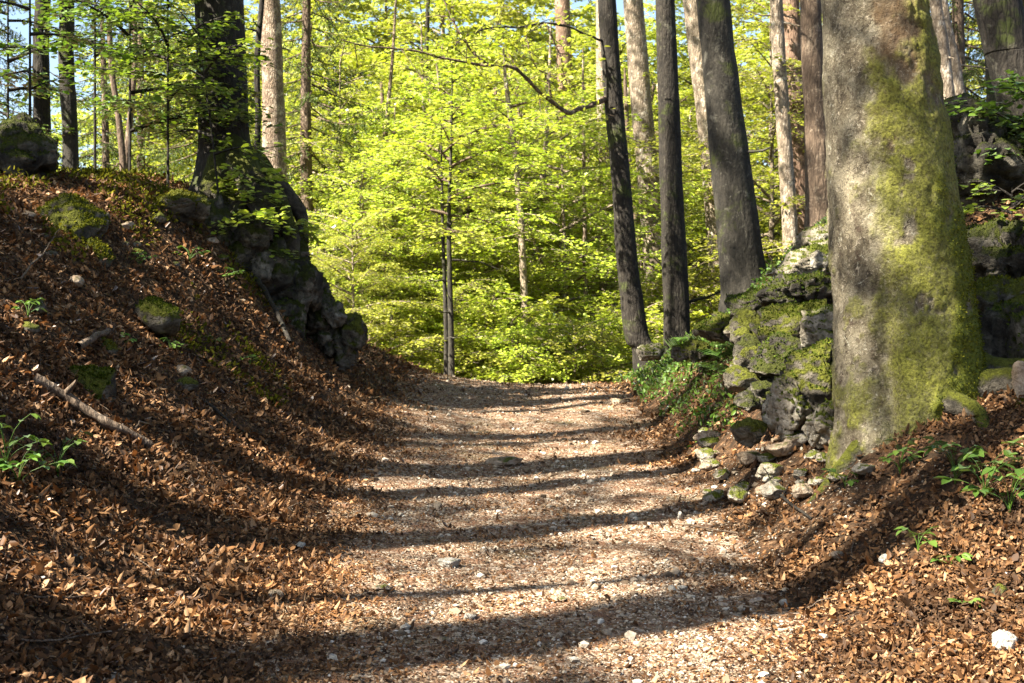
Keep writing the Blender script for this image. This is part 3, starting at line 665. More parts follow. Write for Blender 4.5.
HS, HSL = [], []
for s_ in (411, 412, 413):
    (V, Q), l_ = crown_geo(s_, -.5, 8, 3.6, 8, leaf=.14, dens=26, jit=.5, rise=.5, droop=.3); HS.append(mesh('crown', V, Q, M['leaf'], True)); HSL.append(l_.mesh('branch', M['bark_grey']))
def tall_tree(name, pts, D, mat, label, group=None, flare=.25, roots=5, top=17.0, lump=.11, nseg=22, seed=1, crown=0, cat='tree', cz=None, rings=60, dy=0, tuft=0):
    """pts: (px, py, half width px) from the foot upward"""
    P = [at(a_, b_, D) for a_, b_, _ in pts]; r = [w / F * D for _, _, w in pts]
    if P[0][2] > g1(P[0][0], D) - .25:
        P = [np.array([P[0][0], D, g1(P[0][0], D) - .35])] + [p for p in P if p[2] > g1(P[0][0], D) - .1]; r = [r[0]] + r[-(len(P) - 1):]
    base = P[0].copy(); P = np.array(P); r = np.array(r)
    d = P[-1] - P[-2]; d = d / d[2]; zt = P[-1][2]; Ht = base[2] + top
    ext = [(P[-1] + d * (Ht - zt) * k * np.array([1 - .35 * k, 1, 1]), r[-1] * (1 - .62 * k)) for k in (.33, .66, 1)]
    P = np.vstack([P] + [e[0][None] for e in ext]); r = np.concatenate([r, [e[1] for e in ext]])
    V, Q, *_ = trunk_geo(P - base, r, nseg, rings, flare, roots, lump, seed)
    mt_ = MB(); mt_.add(V, Q); rgs = np.random.default_rng(seed + 50)
    if D < 34:
        for q in range(int(rgs.integers(2, 6))):
            zq = min(8.5, top * .8) * (.12 + .85 * rgs.random()); x_ = np.interp(zq, P[:, 2] - base[2], P[:, 0] - base[0]); y_ = np.interp(zq, P[:, 2] - base[2], P[:, 1] - base[1]); a_ = rgs.random() * 6.28; L_ = .15 + .7 * rgs.random() ** 2
            e_ = np.linspace(0, 1, 6)[:, None]; dd = np.array([math.cos(a_), math.sin(a_), 0]) * L_; rq = .012 + .02 * rgs.random() * min(1, r[0] * 4)
            mt_.add(*tube(np.array([x_, y_, zq]) + dd * e_ * (1 + np.interp(zq, P[:, 2] - base[2], r) / L_ * .9) + np.array([0, 0, L_ * rgs.normal(.05, .3)]) * e_ ** 2 + rgs.normal(0, .012, (6, 3)), np.linspace(rq * 1.3, rq * .4, 6), 6))
    root = empty(name, base, label, cat, group)
    link('trunk', mt_.mesh('trunk', M[mat]), root)
    if crown is not None:
        k = crown % 3; tp = P[-1] - base
        o = link('crown', HC[k], root, (tp[0], tp[1], tp[2] - 5.0)); o.rotation_euler = (0, 0, seed * 1.1)
        lm = HL[k]
        if not hasattr(lm, 'me'): lm.me = lm.mesh('branch', M['bark_grey'])
        b_ = link('branch', lm.me, root, (tp[0], tp[1], tp[2] - 5.0)); b_.rotation_euler = (0, 0, seed * 1.1)
    if tuft:
        g, lb = crown_geo(900 + seed, top * tuft, top + .3, 1.7, 16, leaf=.10, dens=34, twl=.55, axisf=lambda z: np.array([np.interp(z, P[:, 2] - base[2], P[:, 0] - base[0]), np.interp(z, P[:, 2] - base[2], P[:, 1] - base[1]), z]))
        link('crown', mesh('crown', g[0], g[1], M['leaf'], True), root); link('branch', lb.mesh('branch', M['bark_brown']), root)
    return root, base

# --- main beech
D0 = 9.8
root = None
pts = np.array([[918, 530, 80], [916, 475, 76], [913, 440, 74], [909, 400, 71.5], [904, 340, 68.5], [899, 280, 66], [893, 210, 63], [887, 140, 60], [880, 70, 55.5], [873.5, 0, 51.5], [867, -80, 49]], float)
P = np.array([at(a_, b_, D0) for a_, b_, _ in pts]); r = pts[:, 2] / F * D0
base = P[0].copy(); base[2] = min(base[2], g1(base[0], base[1]) - .2)
P = np.vstack([base[None], P]); r = np.concatenate([[r[0]], r])
rings, nseg = 300, 220
PR = smooth_pts(np.column_stack([P, r]), rings); th = np.arange(nseg) / nseg * 2 * math.pi
h = PR[:, 2] - at(900, 458, D0)[2]
TH, HH = np.meshgrid(th, h); ang = (np.degrees(TH) + 90 + 180) % 360 - 180     # 0 = towards the camera, + = to the right
rr = PR[:, 3][:, None] * np.ones_like(TH)
fl = np.exp(-np.maximum(HH, 0) / .30)
rr = rr * (1 + fl * (.08 + .16 * np.cos(np.radians(ang - 62) * 3) + .09 * np.cos(np.radians(ang + 20) * 5)))
groove = np.exp(-((ang + 27 + 4 * np.sin(HH * 3)) / 9) ** 2) * sstep(1.75, .9, HH); rr = rr * (1 - .17 * groove)
groove2 = np.exp(-((ang - 30) / 14) ** 2) * sstep(.5, .1, HH); rr = rr * (1 - .06 * groove2)
cpt = np.stack([PR[:, 0, None] + rr * np.cos(TH), PR[:, 1, None] + rr * np.sin(TH), PR[:, 2, None] + 0 * TH], -1).reshape(-1, 3)
a2 = ang.ravel(); h2 = HH.ravel()
nz1 = fbm(cpt * np.array([1.6, 1.6, 1.0]) * 1.6, 5, .6); nz2 = fbm(cpt * 6.5 + 4, 4, .6); nz3 = fbm(cpt * np.array([1, 1, .35]) * 9 + 8, 4)
moss = sstep(-.24, .30, (a2 + 33 - 3 * (h2 - 1)) / 60 + nz1 * .42 + nz2 * .34) * sstep(-.2, .25, 2.75 - h2 + nz1 * 1.1 + nz2 * .5)
moss = np.maximum(moss, sstep(.05, .25, (.28 - h2) * 1.6 + nz1 * .8 + nz2 * .4 - .1)) * sstep(-.52, -.30, nz2 + nz1 * .3)
moss = np.maximum(moss, .75 * sstep(.12, .36, nz1 * .6 + nz2 * .65 + .06) * sstep(3.2, 1.2, h2))
brown = sstep(-.1, .12, (a2 + 22) / 60 + nz1 * .5 + nz2 * .25) * sstep(-.1, .5, h2 - 2.05 + nz1 * 1.2)
green = sstep(.0, .22, (a2 - 8) / 70 + (1.0 - h2) * .22 + nz1 * .55 + nz2 * .25 - .05) * sstep(-.3, .2, 1.7 - h2 + nz1) * moss
disp = .014 * nz1 + .010 * nz2 + .008 * nz3 + moss * (.012 + .012 * nz2) + green * .012 * (1 + nz2)
nrm = np.stack([np.cos(TH), np.sin(TH), 0 * TH], -1).reshape(-1, 3); cpt = cpt + nrm * disp[:, None]
i = np.arange(rings - 1)[:, None] * nseg; j = np.arange(nseg)[None]; jn = (j + 1) % nseg
Q = np.stack([i + j, i + jn, i + nseg + jn, i + nseg + j], -1).reshape(-1, 4)
top0 = PR[-1]; up = [(top0[:3] + np.array([-.05 * k, .02 * k, k]), top0[3] * (1 - .045 * k)) for k in np.linspace(0, 13, 14)]
uV, uQ, *_ = trunk_geo(np.array([u_[0] for u_ in up]), np.array([u_[1] for u_ in up]), 24, 30, 0, 0, .03, 3)
mb_v = np.concatenate([cpt, uV]); mb_q = np.concatenate([Q, uQ + len(cpt)])
z0_ = np.zeros(len(uV))
beech = empty('beech_tree', base, 'huge beech trunk with bright yellow green moss standing at right beside the path', 'tree')
link('trunk', mesh('trunk', mb_v - base, mb_q, M['beech'], True, {'moss': np.concatenate([moss, z0_]), 'brown': np.concatenate([brown, z0_]), 'green': np.concatenate([green, z0_])}), beech)
# moss blades on the bark
rg = np.random.default_rng(3); vis = (np.abs(a2) < 105)
w = (moss * .10 + green * 1.0) * vis; k = rg.choice(len(w), 26000, p=w / w.sum())
bp = cpt[k] + rg.normal(0, .008, (len(k), 3)); l = .010 * (.5 + rg.random(len(k))) * (.7 + .6 * green[k])
tV, tF = leaf_geo(bp - nrm[k] * .003, nrm[k] * .7 + rg.normal(0, .55, (len(k), 3)) + np.array([0, 0, -.25]), rg.normal(0, 1, (len(k), 3)), l, l * .55, .1, 0, False)
link('moss', mesh('moss', tV - base, tF, M['moss']), beech)
o = link('crown', HC[0], beech, (up[-1][0] - base) - np.array([0, 0, 4])); lm = HL[0].mesh('branch', M['bark_grey']); HL[0].me = lm
link('branch', lm, beech, (up[-1][0] - base) - np.array([0, 0, 4]))
# surface roots at the foot
for (aa, L, w_) in ((-62, .55, .085), (50, .75, .10), (12, .5, .07), (85, .7, .10)):
    a_ = R(aa - 90); s_ = np.linspace(0, 1, 14); rad0 = .42
    xx = base[0] + np.cos(a_) * (rad0 + L * s_) ; yy = base[1] + np.sin(a_) * (rad0 + L * s_)
    xx = xx + .06 * np.sin(s_ * 4 + aa); zz = gz(xx, yy) + .10 * (1 - s_) ** 1.5 - .05 * s_ - .01
    Vr, Qr = tube(np.stack([xx, yy, zz], 1), w_ * (1.15 - s_) + .01, 12); Vr = Vr + .012 * fbm(Vr * 9, 3)[:, None]
    link('root', mesh('root', Vr - base, Qr, M['rock_mossy']), beech)

# --- other trunks that the photograph shows one by one
T = tall_tree
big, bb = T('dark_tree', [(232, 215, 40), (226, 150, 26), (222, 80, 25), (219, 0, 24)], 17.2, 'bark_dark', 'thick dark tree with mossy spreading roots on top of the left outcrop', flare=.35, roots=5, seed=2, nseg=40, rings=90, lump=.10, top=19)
for (tx, ty, tz_, w_) in ((290, 228, 16.5, .15), (262, 212, 16.2, .17), (205, 205, 16.4, .15), (300, 215, 17.2, .13)):
    e = at(tx, ty, tz_); s0 = at(232, 150, 17.0); mid = (s0 + e) / 2 + np.array([0, -.05, .10]); pp = smooth_pts(np.array([s0, mid, e, e + np.array([.05, -.05, -.35])]), 18)
    Vr, Qr = tube(pp, np.linspace(w_ * 1.25, w_ * .5, 18), 14); Vr = Vr + .05 * fbm(Vr * 4, 4)[:, None]
    link('root', mesh('root', Vr - bb, Qr, M['root_moss']), big)
T('slim_tree', [(42, 200, 9), (42, 110, 8.5), (41, 50, 8), (43, 0, 7.5)], 20, 'bark_dark', 'slim dark tree leftmost behind the dark boulder with a leaning bough', seed=3, crown=None, top=13)
T('slim_tree', [(70, 200, 8), (70, 130, 7.6), (66, 60, 7.6), (67, 0, 7.2)], 19, 'bark_grey', 'slim grey tree second from left behind the bank top', seed=4, crown=None, top=13)
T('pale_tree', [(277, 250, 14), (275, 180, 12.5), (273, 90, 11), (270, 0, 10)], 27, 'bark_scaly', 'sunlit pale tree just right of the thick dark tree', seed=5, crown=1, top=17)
T('thin_tree', [(256, 200, 3.4), (258, 120, 3), (257, 60, 3), (262, 0, 2.6)], 21, 'bark_dark', 'thin dark stem between the thick dark tree and the pale tree', seed=6, crown=None, top=9)
T('thin_tree', [(124, 200, 3.6), (120, 130, 3.2), (112, 70, 2.8), (108, 0, 2.4)], 24, 'bark_brown', 'thin stem right of the second slim tree at left', seed=7, crown=None, top=9)
T('thin_tree', [(125, 200, 3.4), (131, 110, 3), (135, 60, 2.6), (134, 0, 2.2)], 24.3, 'bark_brown', 'thin stem forking right from its neighbour at left', seed=8, crown=None, top=9)
cur, cb = T('curved_tree', [(648, 352, 14), (637, 335, 12.5), (627, 260, 10.5), (620, 170, 9.5), (612, 80, 9.2), (607, 0, 9)], 23, 'bark_dark', 'dark curved trunk right of the crest with long arching boughs', seed=9, crown=2, top=16, flare=.12)
T('dark_tree', [(677, 335, 13.5), (674, 250, 12.5), (670, 150, 11.5), (665, 0, 9.5)], 24, 'bark_dark', 'straight dark grey trunk right beside the curved dark trunk', seed=10, crown=0, top=17, flare=.1)
T('leaning_tree', [(748, 298, 25), (743, 270, 22.5), (733, 180, 20.5), (722, 80, 18), (713, 0, 16)], 18, 'bark_grey', 'smooth grey trunk leaning left above the right rock pile', seed=11, crown=1, top=17, flare=.14, nseg=36)
T('dark_tree', [(822, 262, 15), (819, 180, 13), (814, 80, 11.5), (810, 0, 10.5)], 18.5, 'bark_brown', 'dark brown trunk half hidden behind the left side of the big beech', seed=12, crown=2, top=16)
T('dark_tree', [(1048, 190, 30), (1030, 120, 26), (1012, 60, 24), (998, 0, 23)], 15, 'bark_dark', 'dark trunk leaning in at the top right corner', seed=13, crown=0, top=16)
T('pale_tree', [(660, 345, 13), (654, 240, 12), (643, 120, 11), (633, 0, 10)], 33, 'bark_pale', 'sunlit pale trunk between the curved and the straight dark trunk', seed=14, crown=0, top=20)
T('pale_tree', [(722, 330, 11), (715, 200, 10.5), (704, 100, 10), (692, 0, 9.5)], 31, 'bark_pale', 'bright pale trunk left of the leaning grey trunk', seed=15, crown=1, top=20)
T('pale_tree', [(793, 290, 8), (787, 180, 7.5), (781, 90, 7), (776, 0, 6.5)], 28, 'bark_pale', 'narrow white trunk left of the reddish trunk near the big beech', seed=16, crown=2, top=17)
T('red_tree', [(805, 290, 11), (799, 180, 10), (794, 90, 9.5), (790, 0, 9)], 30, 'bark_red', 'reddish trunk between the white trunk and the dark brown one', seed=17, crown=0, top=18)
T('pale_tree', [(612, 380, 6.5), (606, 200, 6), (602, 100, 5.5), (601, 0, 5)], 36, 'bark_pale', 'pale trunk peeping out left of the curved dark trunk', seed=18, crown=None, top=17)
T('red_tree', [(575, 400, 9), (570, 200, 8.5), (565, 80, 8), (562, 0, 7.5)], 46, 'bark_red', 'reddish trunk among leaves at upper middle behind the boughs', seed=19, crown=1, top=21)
T('pale_tree', [(956, 160, 7), (949, 100, 6.5), (942, 40, 6), (935, 0, 6)], 22, 'bark_pale', 'pale slim trunk just right of the big beech, left of a pair', seed=20, crown=None, top=14)
T('pale_tree', [(968, 160, 5.5), (958, 80, 5), (950, 40, 5), (943, 0, 4.5)], 23, 'bark_pale', 'pale slim trunk just right of the big beech, right of a pair', seed=21, crown=None, top=14)
T('pale_tree', [(994, 120, 7), (991, 60, 6), (987, 0, 5.5)], 24, 'bark_grey', 'grey slim trunk beside the corner trunk at top right', seed=22, crown=None, top=14)
T('thin_tree', [(452, 400, 3.6), (451, 330, 3.0), (449, 230, 2.2), (451, 150, 1.4)], 24.2, 'bark_grey', 'right one of the twin thin stems standing behind the crest', seed=23, crown=None, tuft=.55, top=5.6, flare=.1)
T('thin_tree', [(446, 400, 2.8), (446, 330, 2.3), (443, 240, 1.7), (442, 190, 1.3)], 24.3, 'bark_grey', 'left one of the twin thin stems standing behind the crest', seed=24, crown=None, tuft=.55, top=4.8, flare=.1)
T('thin_tree', [(516, 400, 4.5), (502, 350, 4), (485, 305, 3.4), (470, 250, 2.6)], 31, 'bark_pale', 'thin stem leaning left among leaves in the middle', seed=25, crown=None, tuft=.55, top=8, flare=.1)
T('thin_tree', [(532, 400, 3.6), (528, 320, 3), (514, 250, 2.8), (512, 180, 2.4)], 34, 'bark_pale', 'thin pale stem right of the leaning thin stem', seed=26, crown=None, tuft=.55, top=9, flare=.1)
T('thin_tree', [(430, 400, 3), (427, 250, 2.6), (425, 120, 2.4), (428, 0, 2)], 44, 'bark_dark', 'tall thin dark stem behind the twin stems', seed=27, crown=None, top=15, flare=.1)

rgk = np.random.default_rng(66)
for k in range(15):
    px_ = 345 + 330 * rgk.random(); D_ = 28 + 16 * rgk.random(); w_ = 1.6 + 2.2 * rgk.random(); l_ = rgk.normal(0, 14)
    T('thin_tree', [(px_, 400, w_ * 1.15), (px_ + l_ * .3, 300, w_), (px_ + l_ + rgk.normal(0, 4), 180, w_ * .8), (px_ + 1.5 * l_, 90, w_ * .6)], D_, ['bark_pale', 'bark_brown', 'bark_scaly'][k % 3], 'slim young stem among the bright leaves beyond the crest', group='slim stems in the wood beyond the crest', seed=130 + k, crown=None, top=7 + 3 * rgk.random(), flare=.1, tuft=.6 if k % 2 else 0, nseg=10, rings=30)
# long boughs of the curved tree
def bough(parent, base, pts, r0, r1, mat='bark_brown', name='bough'):
    pp = smooth_pts(np.array([at(*p) for p in pts]), 40); pp = pp + .07 * np.stack([fbm(pp * 2.4 + 3 * k, 3) for k in range(3)], 1)
    mq = MB(); mq.add(*tube(pp, np.linspace(r0, r1, 40) * (1 + .15 * RNG.normal(0, 1, 40)), 8)); LP, LD = [], []
    for q in range(8, 40, 2):
        d_ = RNG.normal(0, 1, 3) * np.array([1, .8, .5]); d_ /= np.linalg.norm(d_); l_ = .25 + .6 * RNG.random(); e_ = np.linspace(0, 1, 5)[:, None]
        tw = pp[q] + d_ * l_ * e_ - np.array([0, 0, .2 * l_]) * e_ ** 2; mq.add(*tube(tw, np.linspace(.008, .002, 5), 4))
        for w_ in range(int(22 * l_)): t_ = RNG.random(); LP.append(pp[q] + d_ * l_ * t_ - np.array([0, 0, .2 * l_ * t_ * t_]) + RNG.normal(0, .06, 3)); LD.append(d_ + RNG.normal(0, .6, 3))
    o_ = mq.mesh(name, M[mat]); 
    o_.transform(__import__('mathutils').Matrix.Translation([-float(c) for c in base])); o_ = link(name, o_, parent)
    N_ = len(LP); ln_ = .06 + .05 * RNG.random(N_); V, Q = leaf_geo(np.array(LP) - base, np.array(LD), np.array([0, 0, 1]) + RNG.normal(0, .4, (N_, 3)), ln_, ln_ * .6, .1, 0)
    link('foliage', mesh('foliage', V, Q, M['leaf']), o_); return o_
bough(cur, cb, [(611, 98, 23), (590, 107, 22.7), (568, 113, 22.3), (545, 98, 22), (520, 72, 21.6), (490, 65, 21.2), (455, 60, 20.8), (400, 48, 20.4), (340, 42, 20)], .042, .010)
bough(cur, cb, [(607, 44, 23), (585, 33, 22.7), (555, 25, 22.4), (515, 26, 22), (480, 32, 21.6), (458, 42, 21.3), (456, 52, 21.2)], .022, .008, 'bark_dark')
bough(cur, cb, [(490, 65, 21.2), (470, 50, 21.2), (452, 20, 21.2), (440, -10, 21.2)], .022, .008)
bough(cur, cb, [(545, 25, 22.3), (560, 60, 22.4), (570, 90, 22.4)], .016, .006)
bough(cur, cb, [(552, 100, 22.1), (548, 80, 22), (535, 60, 22), (525, 30, 22)], .02, .008)

# ------------------------------------------------------------------ leafy wood beyond the crest
def tree_proto(kind, seed):
    if kind == 'young':   (g, lb) = crown_geo(seed, .6, 7.6, 3.6, 40, leaf=.11, dens=32, twl=.55, jit=.42); H, r0, bm, lm = 7.4, .07, 'bark_pale', 'leaf'
    elif kind == 'mid':   (g, lb) = crown_geo(seed, 1.2, 13, 4.4, 66, leaf=.16, dens=30, twl=.5, jit=.45); H, r0, bm, lm = 12.6, .14, 'bark_grey', 'leaf_far'
    elif kind == 'tall':  (g, lb) = crown_geo(seed, 2.5, 20, 5.2, 70, leaf=.22, dens=20, twl=.5, jit=.5); H, r0, bm, lm = 19.4, .2, 'bark_pale', 'leaf_far'
    elif kind == 'shrub': (g, lb) = crown_geo(seed, .1, 1.35, 1.5, 18, leaf=.085, dens=60, twl=.55, jit=.45); H, r0, bm, lm = 1.3, .02, 'bark_pale', 'leaf'
    else:                 (g, lb) = spruce_geo(seed, 1.0, 17, 3.0, 110, 60); H, r0, bm, lm = 17.5, .2, 'bark_brown', 'needle'
    pts = np.array([[0, 0, -.5], [0, 0, .5], [.03 * H * .5, .02, H * .45], [0, 0, H]]); V, Q, *_ = trunk_geo(pts, np.array([r0 * 1.2, r0, r0 * .7, .015]), 10, 24, .2, 4, .05, seed)
    n = len(V); LV, LF = lb.data(); 
    return mesh('trunk', np.concatenate([V, LV]), [np.concatenate([Q] + [f + n for f in LF if f.shape[1] == 4])], M[bm]), mesh('crown', g[0], g[1], M[lm], True)
KINDS = {'young': [tree_proto('young', s_) for s_ in (501, 502, 503)], 'mid': [tree_proto('mid', s_) for s_ in (511, 512)],
         'tall': [tree_proto('tall', 521), tree_proto('tall', 522)], 'spruce': [tree_proto('spruce', 531)], 'shrub': [tree_proto('shrub', 541), tree_proto('shrub', 542)]}
LAB = {'young': ('young_beech', 'young beech with layered bright green leaves in sunlit wood beyond the path crest', 'young beeches beyond the crest'),
       'mid': ('beech_tree', 'mid sized beech with yellow green leaves in the second row beyond the crest', 'mid sized beeches beyond the crest'),
       'tall': ('tall_beech', 'tall pale green beech in the far row at the back of the wood', 'tall beeches far behind'),
       'shrub': ('shrub', 'low bright green beech shrub just beyond the crest of the path', 'low shrubs beyond the crest'),
       'spruce': ('spruce_tree', 'dark spruce with drooping boughs in the wood behind the bank', 'spruces in the wood')}
cnt = [0]
def plant(kind, px, D, sc_=1.0, rz=None, label=None, grp=True, dz=0.0):
    x = (px - CX) / F * D; v_ = KINDS[kind]; tm, cm = v_[cnt[0] % len(v_)]; cnt[0] += 1
    nm, lab, gp = LAB[kind]
    root = empty(nm, (x, D, g1(x, D) - .05 + dz), label or lab, 'tree', None if label else gp, rz if rz is not None else cnt[0] * 1.9)
    root.scale = (sc_, sc_, sc_)
    link('trunk', tm, root); link('crown', cm, root); return root
for px, D, s_ in ((370, 24.8, .9), (392, 27, 1.2), (418, 28.5, 1.5), (486, 28, 1.5), (512, 27, 1.2), (535, 29, 1.6), (520, 25.5, .9), (548, 26, 1.0), (575, 25.2, .9), (602, 26.5, 1.1), (440, 26.5, .8), (478, 26, .9), (640, 28, 1.1), (455, 30, 1.5), (690, 30, 1.2)):
    plant('shrub', px, D, s_)
for px, D, s_ in ((352, 25.5, .42), (385, 28, .50), (500, 29.5, .60), (360, 28, .62), (436, 28.5, .5)):
    plant('young', px, D, s_)
for px, D, s_ in ((395, 30, .85), (470, 32, .95), (560, 31, .9), (340, 32, 1.05), (520, 35, 1.1), (600, 36, .9), (430, 37, 1.15), (590, 40, 1.15), (770, 31, .9), (300, 35, 1.0), (690, 42, 1.1)):
    plant('young', px, D, s_)
for px, D, s_ in ((330, 45, .95), (410, 48, 1.0), (480, 44, .9), (550, 50, 1.05), (620, 46, .95), (700, 48, 1.0), (780, 44, .95), (250, 50, .9), (840, 50, 1.0), (900, 46, .9), (150, 46, .95), (215, 40, .85), (285, 42, .7)):
    plant('mid', px, D, s_)
for px, D, s_ in ((160, 66, 1.0), (215, 58, .9), (275, 54, .9), (330, 52, .95), (385, 56, 1.0), (440, 52, 1.0), (500, 56, 1.0), (560, 58, 1.0), (380, 68, 1.0), (450, 62, .95), (520, 70, 1.05), (590, 64, 1.0), (660, 70, 1.0), (740, 62, .95), (820, 68, 1.0), (900, 60, .9), (970, 66, 1.0)):
    plant('tall', px, D, s_)
plant('mid', 70, 52, .9, label='mid sized beech seen between the two slim trees at upper left')
for k, (px, D, s_, lab) in enumerate(((98, 36, .75, 'spruce right of the two slim trees at upper left'), (-12, 33, .8, 'spruce cut by the upper left edge'), (312, 30, .8, 'dark drooping spruce left of the bright wood, right of the pale tree'), (200, 34, .8, 'spruce behind the thick dark tree on the left'),
        (140, 40, .9, 'spruce behind the thin forked stems at left'), (965, 30, .8, 'dark spruce behind the pair of pale trunks at right'), (1015, 34, .9, 'dark spruce behind the corner trunk at top right'), (905, 36, .9, 'dark spruce hidden behind the big beech'))):
    plant('spruce', px, D, s_, label=lab)

# young trees on the left bank in front of the thick dark tree
def sapling(px, py, D, seed, H, Rm, nb, label, z0=.4, mat='leaf_dark', leaf=.085, dens=26, lean=(0, 0), name='young_beech', cat='young tree'):
    b = at(px, py, D); b[2] = g1(b[0], D) - .05
    ax = lambda z: np.array([lean[0] * (z / H) ** 1.3, lean[1] * (z / H) ** 1.3, z])
    (g, lb) = crown_geo(seed, z0, H, Rm, nb, leaf=leaf, dens=dens, axisf=ax, hexa=True)
    zz = np.linspace(0, H, 14); V, Q = tube(np.array([ax(z) for z in zz]), np.linspace(.017, .004, 14) * (H / 3) ** .5, 7)
    root = empty(name, b, label, cat); n = len(V); LV, LF = lb.data()
    link('stem', mesh('stem', np.concatenate([V, LV]), [np.concatenate([Q] + [f + n for f in LF if f.shape[1] == 4])], M['bark_dark']), root)
    link('foliage', mesh('foliage', g[0], g[1], M[mat]), root); return root
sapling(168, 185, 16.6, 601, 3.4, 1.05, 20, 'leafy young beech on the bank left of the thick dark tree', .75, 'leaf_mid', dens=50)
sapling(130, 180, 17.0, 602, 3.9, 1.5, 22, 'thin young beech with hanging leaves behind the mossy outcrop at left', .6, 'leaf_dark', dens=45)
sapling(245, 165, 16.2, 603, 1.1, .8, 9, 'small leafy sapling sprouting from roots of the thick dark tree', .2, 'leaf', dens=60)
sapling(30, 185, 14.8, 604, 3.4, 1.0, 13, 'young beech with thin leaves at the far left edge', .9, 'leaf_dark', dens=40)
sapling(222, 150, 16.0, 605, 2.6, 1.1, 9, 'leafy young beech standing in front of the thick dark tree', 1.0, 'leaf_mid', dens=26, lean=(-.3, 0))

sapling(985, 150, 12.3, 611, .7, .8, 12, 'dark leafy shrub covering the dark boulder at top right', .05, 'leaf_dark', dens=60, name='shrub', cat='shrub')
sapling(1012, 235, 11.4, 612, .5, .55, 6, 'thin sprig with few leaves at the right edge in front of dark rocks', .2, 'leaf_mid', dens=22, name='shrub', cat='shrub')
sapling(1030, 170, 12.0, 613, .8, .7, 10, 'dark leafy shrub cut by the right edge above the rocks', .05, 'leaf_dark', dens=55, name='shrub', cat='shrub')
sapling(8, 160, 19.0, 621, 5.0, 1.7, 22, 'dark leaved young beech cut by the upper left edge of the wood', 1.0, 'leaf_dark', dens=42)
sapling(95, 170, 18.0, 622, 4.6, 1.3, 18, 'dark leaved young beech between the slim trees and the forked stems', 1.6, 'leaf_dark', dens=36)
# ------------------------------------------------------------------ small plants
def seedling(px, py, label, h=.16, n=7, leaf=.06, seed=1, mat='leaf_herb', cat='plant', name='seedling'):
    p = hit(px, py); rg = np.random.default_rng(seed); p[2] = g1(p[0], p[1]) - .01
    root = empty(name, p, label, cat); st = MB(); LP, LD, LN = [], [], []
    for k in range(n):
        az = k * 2.4 + rg.random(); hh = h * (.4 + .7 * rg.random()); out = h * (.25 + .55 * rg.random())
        tip = np.array([math.cos(az) * out, math.sin(az) * out, hh]); s = np.linspace(0, 1, 6)[:, None]
        pp = s * tip * np.array([1, 1, 0]) * s + np.array([0, 0, 1]) * (hh * (s * (1.5 - .5 * s))); st.add(*tube(pp, np.linspace(.003, .0015, 6), 4))
        m = 3 + int(rg.integers(0, 3)); d0 = np.array([math.cos(az), math.sin(az), -.15])
        for q in range(m):
            a = az + (q - (m - 1) / 2) * .75; LP.append(pp[-1] if q != 0 else pp[-2]); LD.append([math.cos(a), math.sin(a), rg.normal(-.1, .2)]); LN.append([rg.normal(0, .3), rg.normal(0, .3), 1])
    link('stem', st.mesh('stem', M['leaf_herb']), root); N = len(LP); ln = leaf * (.7 + .6 * rg.random(N))
    V, Q = leaf_geo(np.array(LP), np.array(LD), np.array(LN), ln, ln * .55, .12, -.15); link('foliage', mesh('foliage', V, Q, M[mat]), root); return root
SD = [(18, 490, 'leafy green seedling at the far left edge beside the fallen branch', .26, 8, .065), (58, 478, 'bright green seedling right of the one at the far left edge', .24, 8, .065),
 (6, 470, 'tall green herb cut by the left edge', .3, 8, .07),
 (845, 488, 'two leaved green seedling below the rubble left of the beech foot', .12, 3, .075), (918, 552, 'green seedling on leaves in front of the beech', .13, 4, .07),
 (950, 570, 'low green herb right of the seedling in front of the beech', .12, 4, .06),
 (900, 475, 'broad leaved herb at the beech foot', .2, 9, .07), (955, 485, 'dark leafy herb right of the beech foot', .26, 10, .08), (985, 500, 'tall leafy herb near the right edge by the red leaves', .3, 10, .085),
 (1010, 515, 'dark green herb at the right edge', .3, 10, .085), (965, 610, 'small green leaf plant by the greenish stone', .1, 4, .055),
 (190, 262, 'green herb cluster under the mossy boulder of the outcrop', .2, 7, .06), (225, 282, 'green herb at left side of the outcrop face', .2, 6, .06), (140, 268, 'small herb on the leaf bank beside the yellow mossy block', .16, 6, .05),
 (125, 345, 'small green herb right of the short broken stick', .12, 5, .05), (170, 352, 'green herb under the half buried dark rock', .12, 7, .05), (28, 320, 'small dark herb on the upper left leaf bank', .15, 6, .055), (215, 345, 'small herb on leaves below the outcrop', .1, 5, .05), (250, 365, 'tiny herb on leaves near the outcrop foot', .1, 5, .05)]
for k, (px, py, lab, h_, n_, lf) in enumerate(SD): seedling(px, py, lab, h_, n_, lf, 700 + k)

